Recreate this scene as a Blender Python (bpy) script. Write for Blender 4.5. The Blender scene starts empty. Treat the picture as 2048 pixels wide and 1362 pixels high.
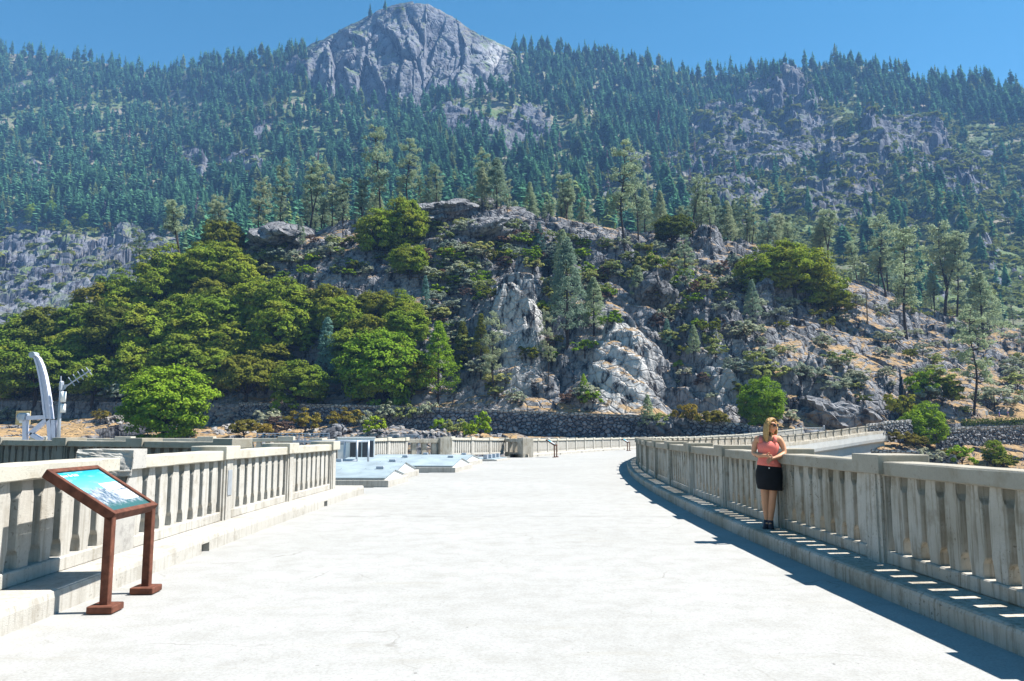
import bpy, bmesh, math, random
import numpy as np
from mathutils import Vector, Matrix

random.seed(7)
rng = np.random.default_rng(11)
D = bpy.data
SC = bpy.context.scene
COL = SC.collection
R_ = math.radians

# ------------------------------------------------------------------ camera, sky, sun, exposure
F, CX0, CY0, EYE = 1569.0, 1024.0, 681.0, 1.67          # photograph: focal length and centre in pixels, eye height
PITCH = math.atan(184.0 / F)
cam = D.cameras.new('camera'); camo = D.objects.new('camera', cam); COL.objects.link(camo)
cam.sensor_fit = 'HORIZONTAL'; cam.sensor_width = 36; cam.lens = F / 2048 * 36
cam.clip_start = 0.1; cam.clip_end = 9000
camo.location = (0, 0, EYE); camo.rotation_euler = (math.pi / 2 + PITCH, 0, 0)
SC.camera = camo
SUNV = Vector((1.2, 0.14, 1.85)).normalized()
wo = D.worlds.new('World'); SC.world = wo; wo.use_nodes = True
wn = wo.node_tree
sky = wn.nodes.new('ShaderNodeTexSky'); sky.sky_type = 'NISHITA'; sky.sun_disc = False
sky.sun_elevation = math.asin(SUNV.z); sky.sun_rotation = math.atan2(SUNV.x, SUNV.y)
sky.altitude = 2000; sky.air_density = 1.0; sky.dust_density = 0.0; sky.ozone_density = 1.8
hs = wn.nodes.new('ShaderNodeHueSaturation'); hs.inputs['Saturation'].default_value = 1.30; hs.inputs['Hue'].default_value = 0.478
wn.links.new(sky.outputs[0], hs.inputs['Color']); wn.links.new(hs.outputs[0], wn.nodes['Background'].inputs[0])
wn.nodes['Background'].inputs[1].default_value = 0.068
sl = D.lights.new('sun', 'SUN'); slo = D.objects.new('sun', sl); COL.objects.link(slo)
sl.energy = 5.0; sl.angle = R_(0.5); sl.color = (1.0, 0.975, 0.93)
slo.rotation_euler = SUNV.to_track_quat('Z', 'Y').to_euler()
SC.view_settings.view_transform = 'Standard'; SC.view_settings.look = 'None'
SC.view_settings.gamma = 1.0; SC.view_settings.use_curve_mapping = False
SC.view_settings.exposure = 1.25
SC.render.engine = 'CYCLES'
SC.cycles.max_bounces = 5; SC.cycles.diffuse_bounces = 1; SC.cycles.transmission_bounces = 4
SC.cycles.volume_bounces = 0; SC.cycles.transparent_max_bounces = 6

# ------------------------------------------------------------------ small helpers
SP, CP = math.sin(PITCH), math.cos(PITCH)
def slope(y):                       # height gained per metre forward along the sight line through image row y
    return np.tan(PITCH + np.arctan((CY0 - np.asarray(y, float)) / F))
def side(x, y):                     # metres to the right per metre forward
    cy = (CY0 - np.asarray(y, float)) / F
    return (np.asarray(x, float) - CX0) / F / (CP - cy * SP)
def at(x, y, Y):                    # the point seen at (x, y) that lies Y metres ahead
    return Vector((float(side(x, y)) * Y, Y, EYE + float(slope(y)) * Y))
def on_level(x, y, z=0.0):          # the point seen at (x, y) that lies at height z
    Y = (z - EYE) / float(slope(y)); return Vector((float(side(x, y)) * Y, Y, z))

def tag(o, label=None, cat=None, group=None, kind=None):
    if label: o['label'] = label
    if cat: o['category'] = cat
    if group: o['group'] = group
    if kind: o['kind'] = kind
    return o
def empty(name, loc=(0, 0, 0), rz=0.0):
    o = D.objects.new(name, None); COL.objects.link(o); o.location = loc; o.rotation_euler = (0, 0, rz)
    o.empty_display_size = 0.2
    return o
def link(name, me, parent=None, mats=()):
    o = D.objects.new(name, me); COL.objects.link(o)
    for m in mats:
        if m.name not in [x.name for x in me.materials if x]: me.materials.append(m)
    if parent is not None: o.parent = parent
    return o
def np_mesh(name, V, Fc, smooth=False, mat_idx=None):
    V = np.asarray(V, np.float32); Fc = np.asarray(Fc, np.int32); k = Fc.shape[1]
    me = D.meshes.new(name)
    me.vertices.add(len(V)); me.vertices.foreach_set('co', V.ravel())
    me.loops.add(Fc.size); me.loops.foreach_set('vertex_index', Fc.ravel())
    me.polygons.add(len(Fc)); me.polygons.foreach_set('loop_start', np.arange(0, Fc.size, k, dtype=np.int32))
    me.polygons.foreach_set('loop_total', np.full(len(Fc), k, np.int32))
    me.polygons.foreach_set('use_smooth', np.full(len(Fc), smooth, bool))
    if mat_idx is not None: me.polygons.foreach_set('material_index', np.asarray(mat_idx, np.int32))
    me.update(calc_edges=True); me.validate()
    return me
def attr(me, name, vals):
    a = me.attributes.new(name, 'FLOAT', 'POINT'); a.data.foreach_set('value', np.asarray(vals, np.float32).ravel())
def grid_faces(n, m):
    i, j = np.meshgrid(np.arange(n - 1), np.arange(m - 1), indexing='ij')
    a = (i * m + j).ravel()
    return np.stack([a, a + m, a + m + 1, a + 1], 1)

class MB:                           # collects boxes, tubes and lofts into one mesh
    def __init__(s): s.bm = bmesh.new()
    def box(s, lo, hi, bevel=0.0, M=None, seg=1):
        r = bmesh.ops.create_cube(s.bm, size=1.0)['verts']
        lo, hi = Vector(lo), Vector(hi); c = (lo + hi) / 2; d = hi - lo
        for v in r: v.co = Vector((v.co.x * d.x, v.co.y * d.y, v.co.z * d.z)) + c
        if bevel > 0:
            es = list({e for v in r for e in v.link_edges})
            g = bmesh.ops.bevel(s.bm, geom=es, offset=bevel, segments=seg, affect='EDGES', profile=0.6)
            r = list({v for f in g['faces'] for v in f.verts} | {v for v in r if v.is_valid})
        if M is not None:
            for v in r: v.co = M @ v.co
        return s
    def loft(s, rings, close=True, caps=True):
        vs = [[s.bm.verts.new(p) for p in ring] for ring in rings]
        n = len(vs[0])
        for a, b in zip(vs, vs[1:]):
            for i in range(n if close else n - 1):
                j = (i + 1) % n
                try: s.bm.faces.new((a[i], a[j], b[j], b[i]))
                except ValueError: pass
        if caps and close:
            try: s.bm.faces.new(vs[0][::-1]); s.bm.faces.new(vs[-1])
            except ValueError: pass
        return s
    def tube(s, pts, rad, n=8, caps=True):
        pts = [Vector(p) for p in pts]
        if not hasattr(rad, '__len__'): rad = [rad] * len(pts)
        rings = []
        for i, p in enumerate(pts):
            t = (pts[min(i + 1, len(pts) - 1)] - pts[max(i - 1, 0)])
            if t.length < 1e-9: t = Vector((0, 0, 1))
            t.normalize()
            ref = Vector((0, 0, 1)) if abs(t.z) < 0.95 else Vector((1, 0, 0))
            a = t.cross(ref).normalized(); b = t.cross(a).normalized()
            rings.append([p + rad[i] * (math.cos(k * 2 * math.pi / n) * a + math.sin(k * 2 * math.pi / n) * b) for k in range(n)])
        return s.loft(rings, True, caps)
    def bar(s, p, q, w, h):
        p, q = Vector(p), Vector(q); t = (q - p).normalized()
        ref = Vector((0, 0, 1)) if abs(t.z) < 0.95 else Vector((1, 0, 0))
        a = t.cross(ref).normalized() * w / 2; b = a.normalized().cross(t).normalized() * h / 2
        return s.loft([[c + a + b, c - a + b, c - a - b, c + a - b] for c in (p, q)])
    def prism(s, poly, lo, hi, axis='y', bevel=0):
        f = {'y': lambda u, v, w: (u, w, v), 'z': lambda u, v, w: (u, v, w), 'x': lambda u, v, w: (w, u, v)}[axis]
        return s.loft([[f(u, v, w) for u, v in poly] for w in (lo, hi)])
    def mesh(s, name, smooth=False):
        bmesh.ops.recalc_face_normals(s.bm, faces=s.bm.faces[:])
        me = D.meshes.new(name); s.bm.to_mesh(me); s.bm.free()
        if smooth: me.polygons.foreach_set('use_smooth', np.ones(len(me.polygons), bool))
        return me
    def build(s, name, m, parent=None, smooth=False):
        return link(name, s.mesh(name, smooth), parent, (m,))

# ------------------------------------------------------------------ noise (numpy)
def hashf(ix, iy, s):
    with np.errstate(over='ignore'):
        h = ix.astype(np.int64).astype(np.uint32) * np.uint32(374761393) + iy.astype(np.int64).astype(np.uint32) * np.uint32(668265263) + np.uint32((s * 1274126177) & 0xffffffff)
        h = (h ^ (h >> np.uint32(13))) * np.uint32(1274126177)
        h = (h ^ (h >> np.uint32(15))) * np.uint32(2246822519)
        h = h ^ (h >> np.uint32(16))
    return h.astype(np.float64) / 4294967296.0
def vnoise(x, y, s=0):
    ix, iy = np.floor(x), np.floor(y); fx, fy = x - ix, y - iy
    fx = fx * fx * fx * (fx * (fx * 6 - 15) + 10); fy = fy * fy * fy * (fy * (fy * 6 - 15) + 10)
    a, b, c, d = hashf(ix, iy, s), hashf(ix + 1, iy, s), hashf(ix, iy + 1, s), hashf(ix + 1, iy + 1, s)
    return (a + (b - a) * fx) * (1 - fy) + (c + (d - c) * fx) * fy - 0.5
def fbm(x, y, o=4, s=0, g=0.5):
    r, a = 0, 1.0
    for k in range(o):
        r = r + a * vnoise(x * 2 ** k + 17.3 * k, y * 2 ** k - 9.1 * k, s + k); a *= g
    return r
def ridged(x, y, o=4, s=0):
    r, a = 0, 1.0
    for k in range(o):
        r = r + a * (0.5 - np.abs(2 * vnoise(x * 2 ** k + 3.1 * k, y * 2 ** k + 7.7 * k, s + k))); a *= 0.5
    return r
def blocks(x, y, s=0, tilt=1.0, crack=0.25):
    """Jointed rock: every Voronoi cell is a tilted facet of its own height, with a groove along the joints."""
    ix, iy = np.floor(x), np.floor(y)
    f1 = np.full(x.shape, 9.0); f2 = f1.copy(); h = np.zeros(x.shape)
    for dx in (-1, 0, 1):
        for dy in (-1, 0, 1):
            cx, cy = ix + dx, iy + dy
            px, py = cx + hashf(cx, cy, s), cy + hashf(cx, cy, s + 1)
            d = np.hypot(x - px, y - py)
            hv = hashf(cx, cy, s + 2) - 0.5 + tilt * ((hashf(cx, cy, s + 3) - 0.5) * (x - px) + (hashf(cx, cy, s + 4) - 0.5) * (y - py))
            m = d < f1
            f2 = np.where(m, f1, np.minimum(f2, d)); h = np.where(m, hv, h); f1 = np.where(m, d, f1)
    return h - crack * np.clip(1 - (f2 - f1) / 0.12, 0, 1)
def sstep(a, b, x):
    t = np.clip((x - a) / (b - a), 0, 1); return t * t * (3 - 2 * t)

# ------------------------------------------------------------------ materials
class NT:
    def __init__(s, name):
        s.m = D.materials.new(name); s.m.use_nodes = True; s.t = s.m.node_tree; s.t.nodes.clear()
    def n(s, typ, ins=None, **kw):
        nd = s.t.nodes.new('ShaderNode' + typ)
        for k, v in kw.items(): setattr(nd, k, v)
        for k, v in (ins or {}).items():
            if hasattr(v, 'is_output') or isinstance(v, bpy.types.NodeSocket): s.t.links.new(v, nd.inputs[k])
            else: nd.inputs[k].default_value = v
        return nd
    def pos(s): return s.n('NewGeometry').outputs['Position']
    def scaled(s, v, sc, rot=(0, 0, 0)): return s.n('Mapping', {'Vector': v, 'Scale': sc, 'Rotation': rot}).outputs[0]
    def noise(s, v, scale, detail=4, rough=0.55): return s.n('TexNoise', {'Vector': v, 'Scale': scale, 'Detail': detail, 'Roughness': rough}).outputs[0]
    def ramp(s, f, stops):
        r = s.n('ValToRGB', {0: f}); e = r.color_ramp.elements
        while len(e) < len(stops): e.new(0.5)
        for el, (p, c) in zip(e, stops): el.position = p; el.color = (*c, 1) if len(c) == 3 else c
        return r.outputs[0]
    def mr(s, f, a, b, c=0.0, d=1.0): return s.n('MapRange', {0: f, 1: a, 2: b, 3: c, 4: d}, clamp=True).outputs[0]
    def mix(s, f, a, b, mode='MIX'):
        nd = s.n('MixRGB', blend_type=mode)
        for i, v in enumerate((f, a, b)):
            if isinstance(v, bpy.types.NodeSocket): s.t.links.new(v, nd.inputs[i])
            elif i == 0: nd.inputs[0].default_value = v
            else: nd.inputs[i].default_value = (*v, 1)
        return nd.outputs[0]
    def math(s, op, a, b=0.0): return s.n('Math', {0: a, 1: b}, operation=op).outputs[0]
    def attr(s, name): return s.n('Attribute', attribute_name=name).outputs['Fac']
    def bump(s, h, dist=0.02, strength=0.6): return s.n('Bump', {'Height': h, 'Distance': dist, 'Strength': strength}).outputs[0]
    def done(s, col, rough=0.85, bump=None, metal=0.0, spec=0.3):
        p = s.n('BsdfPrincipled', {'Roughness': rough, 'Metallic': metal, 'Specular IOR Level': spec})
        if isinstance(col, bpy.types.NodeSocket): s.t.links.new(col, p.inputs['Base Color'])
        else: p.inputs['Base Color'].default_value = (*col, 1)
        if bump is not None: s.t.links.new(bump, p.inputs['Normal'])
        o = s.n('OutputMaterial'); s.t.links.new(p.outputs[0], o.inputs[0])
        return s.m

def concrete(name, c1, c2, stain, amount=0.5, spots=0.3, streak=True):
    t = NT(name); p = t.pos()
    a = t.noise(p, 0.9, 5, 0.6); b = t.noise(p, 34.0, 3, 0.7)
    col = t.mix(t.mr(a, 0.35, 0.68), c1, c2)
    col = t.mix(t.mr(b, 0.3, 0.75, 0, 0.35), col, tuple(x * 0.62 for x in c1))
    if streak:
        s1 = t.noise(t.scaled(p, (7, 7, 0.40)), 2.2, 5, 0.7)
        col = t.mix(t.mr(s1, 0.5, 0.74, 0, amount), col, stain)
    sp = t.noise(p, 27.0, 2, 0.5); sp2 = t.noise(p, 1.7, 3)
    blot = t.noise(p, 3.1, 4, 0.65)
    col = t.mix(t.mr(blot, 0.52, 0.66, 0, 0.45 * spots), col, tuple(x * 1.25 for x in stain))
    col = t.mix(t.math('MULTIPLY', t.mr(sp, 0.61, 0.70), t.mr(sp2, 0.45, 0.62, 0, spots * .6)), col, tuple(x * 0.4 for x in stain))
    bh = t.math('ADD', t.math('MULTIPLY', b, 0.5), t.noise(p, 130, 2))
    return t.done(col, 0.9, t.bump(bh, 0.008, 0.7))

def flat(name, col, rough=0.6, metal=0.0, var=0.12, scale=6.0, spec=0.3):
    t = NT(name); p = t.pos(); n = t.noise(p, scale, 4, 0.6)
    return t.done(t.mix(t.mr(n, 0.3, 0.7, 0, 1), tuple(x * (1 - var) for x in col), tuple(min(1, x * (1 + var)) for x in col)), rough, t.bump(t.noise(p, scale * 14, 2), 0.002, 0.3), metal, spec)

def leaf(name, c1, c2, c3=None, trans=0.25, vary=.55):
    t = NT(name); g = t.n('NewGeometry'); ob = t.n('ObjectInfo')
    col = t.mix(g.outputs['Random Per Island'], c1, c2)
    if c3 is not None:
        col = t.mix(t.mr(t.noise(g.outputs['Position'], 0.16, 2), 0.42, 0.64, 0, 0.75), col, c3)
    col = t.mix(t.mr(ob.outputs['Random'], 0.45, 1, 0, vary), col, (c1[0] * .42, c1[1] * .58, c1[2] * .9))
    col = t.mix(t.mr(ob.outputs['Random'], 0.22, 0.0, 0, vary * .7), col, (c2[0] * 1.12, c2[1] * .92, c2[2]))
    d = t.n('BsdfDiffuse', {0: col}); tr = t.n('BsdfTranslucent', {0: col})
    mx = t.n('MixShader', {0: trans + .08, 1: d.outputs[0], 2: tr.outputs[0]})
    o = t.n('OutputMaterial'); t.t.links.new(mx.outputs[0], o.inputs[0])
    return t.m

def granite(name, light, dark, soil1, soil2, sc=1.0, soil_lo=0.62, soil_hi=0.8, brush=None):
    """Granite with dark water stains and joints; soil and dry grass where the ground is flat enough to hold it."""
    t = NT(name); g = t.n('NewGeometry'); p = g.outputs['Position']
    nz = t.n('SeparateXYZ', {0: g.outputs['Normal']}).outputs[2]
    a = t.noise(p, 0.09 * sc, 5, 0.65); b = t.noise(p, 0.9 * sc, 5, 0.7)
    rock = t.mix(t.mr(a, 0.38, 0.62), light, tuple(x * 0.62 for x in light))
    rock = t.mix(t.mr(b, 0.45, 0.66, 0, 0.55), rock, dark)
    st = t.noise(t.scaled(p, (0.55 * sc, 0.55 * sc, 0.22 * sc), (0.0, 0.35, 0.0)), 1.0, 5, 0.7)
    rock = t.mix(t.mr(st, 0.49, 0.60, 0, 0.92), rock, tuple(x * 0.55 for x in dark))
    fr = t.attr('fresh')
    wht = t.mix(t.mr(b, 0.4, 0.7), (0.58, 0.56, 0.53), (0.40, 0.39, 0.38))
    rock = t.mix(t.math('MULTIPLY', fr, t.mr(st, 0.62, 0.48)), rock, wht)
    soil = t.mix(t.mr(t.noise(p, 0.5 * sc, 4, 0.7), 0.35, 0.65), soil1, soil2)
    if brush is not None:
        soil = t.mix(t.mr(t.noise(p, 0.12 * sc, 4, 0.7), 0.40, 0.52), soil, brush)
    sm = t.math('MULTIPLY', t.mr(nz, soil_lo, soil_hi), t.mr(t.math('ADD', t.noise(p, 0.22 * sc, 4, 0.65), t.math('MULTIPLY', t.attr('soil'), 0.5)), 0.47, 0.60))
    col = t.mix(sm, rock, soil)
    v = t.n('TexVoronoi', {'Vector': t.scaled(p, (1, 0.6, 1.3), (0, 0.5, 0.4)), 'Scale': 0.35 * sc}, feature='DISTANCE_TO_EDGE').outputs[0]
    h = t.math('ADD', t.math('MULTIPLY', b, 0.6), t.math('MULTIPLY', t.mr(v, 0, 0.09), 0.35))
    return t.done(col, 0.95, t.bump(h, 1.1 if sc > .5 else 3.2, 0.9 if sc > .5 else .6), 0, 0.15)

def stone_wall_mat(name, c1, c2, scale, dark=(0.03, 0.03, 0.035)):
    t = NT(name); p = t.pos(); q = t.scaled(p, (1, 1, 1.25))
    vd = t.n('TexVoronoi', {'Vector': q, 'Scale': scale, 'Randomness': 0.9}, feature='DISTANCE_TO_EDGE').outputs[0]
    vc = t.n('TexVoronoi', {'Vector': q, 'Scale': scale, 'Randomness': 0.9}).outputs['Color']
    col = t.mix(t.n('SeparateColor', {0: vc}).outputs[0], c1, c2)
    col = t.mix(t.mr(t.noise(p, 2.5, 4), 0.4, 0.7, 0, 0.6), col, tuple(x * 0.5 for x in c1))
    col = t.mix(t.mr(vd, 0.02, 0.10), dark, col)
    return t.done(col, 0.95, t.bump(t.mr(vd, 0.0, 0.22), 0.35, 1.0), 0, 0.15)

M = {}
M['deck'] = None
M['conc'] = concrete('sunny_concrete', (0.53, 0.50, 0.445), (0.44, 0.41, 0.36), (0.20, 0.17, 0.125), 0.65, 0.9)
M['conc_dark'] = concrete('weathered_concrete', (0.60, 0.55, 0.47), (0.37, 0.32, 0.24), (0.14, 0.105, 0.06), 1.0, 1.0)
M['rail_light'] = concrete('pitted_sunny_concrete', (0.56, 0.52, 0.43), (0.48, 0.44, 0.36), (0.26, 0.21, 0.14), 0.3, 1.0, False)
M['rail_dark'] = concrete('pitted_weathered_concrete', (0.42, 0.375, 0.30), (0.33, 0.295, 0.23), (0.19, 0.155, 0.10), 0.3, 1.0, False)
M['conc_shade'] = concrete('shade_toned_concrete', (0.27, 0.25, 0.215), (0.20, 0.185, 0.155), (0.10, 0.085, 0.06), 0.8, 0.9)  # parapet concrete darkened all over: its shade is put into the base colour
M['conc_raw'] = concrete('broken_concrete', (0.52, 0.49, 0.44), (0.36, 0.34, 0.31), (0.08, 0.075, 0.07), 0.4, 0.9, False)
M['face'] = concrete('dam_face_concrete', (0.56, 0.55, 0.52), (0.48, 0.47, 0.44), (0.33, 0.31, 0.27), 0.35, 0.2)
M['rust'] = flat('rusty_steel', (0.125, 0.045, 0.026), 0.8, 0.0, 0.45, 11.0)
M['galv'] = flat('galvanised_steel', (0.40, 0.43, 0.48), 0.45, 0.3, 0.1)
M['davit'] = flat('pale_painted_steel', (0.62, 0.62, 0.72), 0.45, 0.0, 0.08)
M['hatchmetal'] = flat('blue_grey_sheet_metal', (0.27, 0.325, 0.35), 0.7, 0.0, 0.22, 1.2)
M['white'] = flat('white_paint', (0.78, 0.77, 0.74), 0.5, 0.0, 0.04)
M['louvre'] = flat('dark_louvre', (0.07, 0.07, 0.08), 0.6)
M['tan'] = flat('tan_board', (0.55, 0.42, 0.22), 0.7)
M['plaque'] = flat('grey_plaque', (0.36, 0.38, 0.40), 0.5, 0.3)
M['bark'] = flat('dark_bark', (0.045, 0.033, 0.026), 0.95, 0, 0.4, 3.0)
M['greybark'] = flat('bleached_wood', (0.34, 0.30, 0.27), 0.95, 0, 0.25, 3.0)
M['polewood'] = flat('brown_pole_wood', (0.30, 0.19, 0.10), 0.9, 0, 0.2, 3.0)
M['skin'] = flat('skin', (0.62, 0.300, 0.165), 0.5, 0, 0.06, 9.0)
M['pink'] = flat('coral_cotton', (0.86, 0.215, 0.165), 0.85, 0, 0.10, 14.0)
M['black'] = flat('black_cotton', (0.012, 0.012, 0.014), 0.9, 0, 0.2, 12.0)
M['shoe'] = flat('dark_shoe', (0.03, 0.032, 0.045), 0.6, 0, 0.3, 30.0)
M['hair'] = flat('blond_hair', (0.46, 0.275, 0.105), 0.5, 0, 0.35, 60.0)
M['glass'] = flat('sunglass_lens', (0.006, 0.006, 0.01), 0.15)
M['lips'] = flat('lips', (0.40, 0.11, 0.09), 0.5)
M['button'] = flat('metal_button', (0.5, 0.5, 0.5), 0.35, 0.8)
M['blue'] = flat('blue_cotton', (0.06, 0.10, 0.45), 0.9)
M['purple'] = flat('violet_cotton', (0.22, 0.14, 0.42), 0.9)
M['khaki'] = flat('khaki_cotton', (0.40, 0.34, 0.25), 0.9)
M['darkcloth'] = flat('dark_cotton', (0.03, 0.035, 0.05), 0.9)
M['whitecloth'] = flat('white_cotton', (0.7, 0.7, 0.7), 0.9)
M['oak'] = leaf('oak_leaves', (0.150, 0.225, 0.022), (0.265, 0.345, 0.036), (0.250, 0.250, 0.034), .16)
M['oak_bright'] = leaf('bright_oak_leaves', (0.165, 0.275, 0.018), (0.300, 0.400, 0.034), None, .16)
M['oak_dark'] = leaf('dark_oak_leaves', (0.120, 0.145, 0.022), (0.240, 0.235, 0.036))
M['pine'] = leaf('grey_pine_needles', (0.270, 0.350, 0.205), (0.400, 0.460, 0.270), None, 0.40)
M['pine_blue'] = leaf('blue_pine_needles', (0.140, 0.270, 0.210), (0.240, 0.370, 0.280), None, 0.25)
M['pine_green'] = leaf('green_pine_needles', (0.200, 0.340, 0.022), (0.380, 0.520, 0.050))
def fir_mat():
    t = NT('fir_needles'); g = t.n('NewGeometry'); ob = t.n('ObjectInfo')
    tone = t.math('FRACT', t.math('ADD', t.attr('tone'), ob.outputs['Random']))
    col = t.mix(g.outputs['Random Per Island'], (0.085, 0.220, 0.120), (0.170, 0.360, 0.170))
    col = t.mix(t.mr(tone, 0, 1, 0, .75), col, (0.035, 0.105, 0.080))
    col = t.mix(t.mr(tone, .88, .95, 0, .8), col, (0.24, 0.29, 0.09))
    d = t.n('BsdfDiffuse', {0: col}); tr = t.n('BsdfTranslucent', {0: col}); mx = t.n('MixShader', {0: .25, 1: d.outputs[0], 2: tr.outputs[0]})
    o = t.n('OutputMaterial'); t.t.links.new(mx.outputs[0], o.inputs[0]); return t.m
M['fir'] = fir_mat()
M['shrub'] = leaf('olive_shrub_leaves', (0.230, 0.270, 0.075), (0.370, 0.390, 0.135))
M['sage'] = leaf('grey_shrub_leaves', (0.250, 0.285, 0.185), (0.400, 0.420, 0.280))
M['gold'] = leaf('golden_shrub_leaves', (0.180, 0.150, 0.025), (0.280, 0.215, 0.045))
M['redbrush'] = leaf('brown_shrub_twigs', (0.130, 0.080, 0.055), (0.200, 0.130, 0.095))
M['grass'] = leaf('green_grass_blades', (0.085, 0.120, 0.025), (0.170, 0.200, 0.050))

def deck_mat():
    t = NT('road_concrete'); p = t.pos()
    a = t.noise(p, 0.22, 6, 0.6); b = t.noise(p, 2.6, 6, 0.65); c = t.noise(p, 46, 3, 0.7)
    col = t.mix(t.mr(a, 0.35, 0.65), (0.412, 0.403, 0.382), (0.365, 0.356, 0.334))
    col = t.mix(t.mr(b, 0.44, 0.70, 0, 0.5), col, (0.275, 0.262, 0.235))
    col = t.mix(t.mr(c, 0.40, 0.78, 0, 0.6), col, (0.21, 0.20, 0.18))
    w = t.n('VectorMath', {0: p, 1: t.n('VectorMath', {0: t.n('TexNoise', {'Vector': p, 'Scale': 1.3, 'Detail': 4}).outputs['Color'], 1: (0.8, 0.8, 0)}, operation='MULTIPLY').outputs[0]}, operation='ADD').outputs[0]
    v = t.n('TexVoronoi', {'Vector': w, 'Scale': 0.55}, feature='DISTANCE_TO_EDGE').outputs[0]
    crack = t.math('MULTIPLY', t.mr(v, 0.0, 0.006, 1, 0), t.mr(t.noise(p, 0.6, 3), 0.50, 0.62, 0, 0.55))
    col = t.mix(crack, col, (0.16, 0.145, 0.12))
    sp = t.noise(p, 17, 2, 0.5)
    col = t.mix(t.mr(sp, 0.73, 0.78, 0, 0.7), col, (0.12, 0.11, 0.10))
    sy = t.noise(t.scaled(p, (0.5, 3.2, 1)), 1.1, 4, 0.6)
    col = t.mix(t.mr(sy, 0.58, 0.74, 0, 0.28), col, (0.30, 0.27, 0.21))
    h = t.math('SUBTRACT', t.math('ADD', t.math('MULTIPLY', c, 0.6), b), crack)
    return t.done(col, 0.92, t.bump(h, 0.006, 0.6), 0, 0.2)
M['deck'] = deck_mat()

# ================================================================== THE DAM (arch: centre and radii in metres)
CX, CY = 180.7, 12.76
R_IN, R_OUT = 177.0, 185.0                       # the two kerb faces
def arc(R, ph, z=0.0): return Vector((CX - R * math.cos(ph), CY + R * math.sin(ph), z))
def phi_of(Y, R): return math.asin((Y - CY) / R)
def deck_z(ph): return float(np.interp(ph, (-.3, .17, .3, .45, .60, .70, .79, .87, 1.0), (0, 0, -.22, -.30, -.28, .05, .75, 1.62, 2.7)))
PH0, PH1 = -0.16, 0.90
def sweep(name, prof, phs, mat, parent=None, lift=0.0):
    """prof: list of (R, z) or a function of the step index; swept along the arc."""
    V = []
    for k, ph in enumerate(phs):
        for (R, z) in (prof(k) if callable(prof) else prof): V.append(arc(R, ph, z + deck_z(ph) + lift))
    n = len(prof(0) if callable(prof) else prof)
    me = np_mesh(name, [tuple(v) for v in V], grid_faces(len(phs), n))
    bm = bmesh.new(); bm.from_mesh(me); bmesh.ops.recalc_face_normals(bm, faces=bm.faces[:]); bm.to_mesh(me); bm.free()
    return link(name, me, parent, (mat,))
phs = np.linspace(PH0, PH1, 190)
tag(sweep('road', [(R_IN - .3, 0), (R_IN + 2.6, .012), (R_IN + 5.2, .012), (R_OUT + .3, 0)], phs, M['deck']), kind='structure')
# road sheet must face up
rd = D.objects['road'].data
if sum(p.normal.z for p in rd.polygons) < 0: rd.flip_normals()
for Yj, R0, R1 in ((15.9, R_IN + .02, R_OUT - .02), (32.0, R_IN + .02, R_OUT - .1)):
    pj = phi_of(Yj, 181); b = MB()
    for k in range(26):
        ra, rb = R0 + (R1 - R0) * k / 26, R0 + (R1 - R0) * (k + 1) / 26
        w = .004 + .006 * random.random(); zz = .0165 + deck_z(pj)
        p = [arc(ra, pj - w / 181, zz), arc(rb, pj - w / 181, zz), arc(rb, pj + w / 181, zz), arc(ra, pj + w / 181, zz)]
        if k % 7 != 5: b.bm.faces.new([b.bm.verts.new(q) for q in p])
    tag(b.build('road_joint', flat('joint_tar_%d' % int(Yj), (0.10, 0.09, 0.08), 0.9)), kind='structure')

dam = tag(empty('dam', (CX, CY, -30)), 'long curved concrete dam whose pale downstream face shows beyond the right parapet', 'dam')
PARENT_FIX = []
def keep(o, p):                                   # parent without moving
    o.parent = p; o.matrix_parent_inverse = Matrix.Translation(-Vector(p.location)) if p.rotation_euler.z == 0 else p.matrix_world.inverted()
    return o
body = [(R_OUT + 1.5, -60), (R_OUT + 1.4, -.06), (R_IN - 1.35, -.06), (R_IN - 1.40, -1.25), (R_IN - 1.32, -1.75), (R_IN - 1.0, -2.0), (R_IN - .62, -2.05), (R_IN - .65, -4), (R_IN - 1.6, -14), (R_IN - 7, -34), (R_IN - 22, -60)]
keep(sweep('body', body, phs, M['face']), dam)

# --- kerbs (raised walkways) with drain openings
def kerb_prof(Rf, sgn, notch):
    d = 0.22 if notch else 0.0; kz = .025 if sgn > 0 else 0
    return [(Rf + sgn * d, -.02), (Rf + sgn * d, .125), (Rf, .128), (Rf, .155), (Rf + sgn * .012, .185 + kz), (Rf + sgn * .045, .2 + kz), (Rf + sgn * 1.35, .2 + kz), (Rf + sgn * 1.37, -.3)]
def kerb(Rf, sgn, pa, pb, notches):
    steps = [(p, False) for p in np.linspace(pa, pb, max(8, int((pb - pa) * 180)))]
    for pn in notches:
        h = .14 / Rf
        steps = [s for s in steps if abs(s[0] - pn) > 2 * h]
        steps += [(pn - h - 1e-6, False), (pn - h, True), (pn + h, True), (pn + h + 1e-6, False)]
    steps.sort(key=lambda s: s[0])
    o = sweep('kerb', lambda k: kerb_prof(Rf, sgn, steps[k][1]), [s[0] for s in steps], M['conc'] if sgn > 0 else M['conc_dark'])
    return tag(o, kind='structure')
Y_BAY0, Y_BAY1 = 21.9, 57.4
pb0, pb1 = phi_of(Y_BAY0, R_OUT), phi_of(Y_BAY1, R_OUT)
kerb(R_IN, -1, PH0, PH1, [])
kerb(R_OUT, 1, PH0, pb0, [phi_of(11.25, R_OUT), phi_of(18.1, R_OUT)])
far_notch = [phi_of(y, R_OUT) for y in (60.5, 68.0, 75.5, 83.0, 90.5)]
kerb(R_OUT, 1, pb1, PH1, far_notch)

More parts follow.
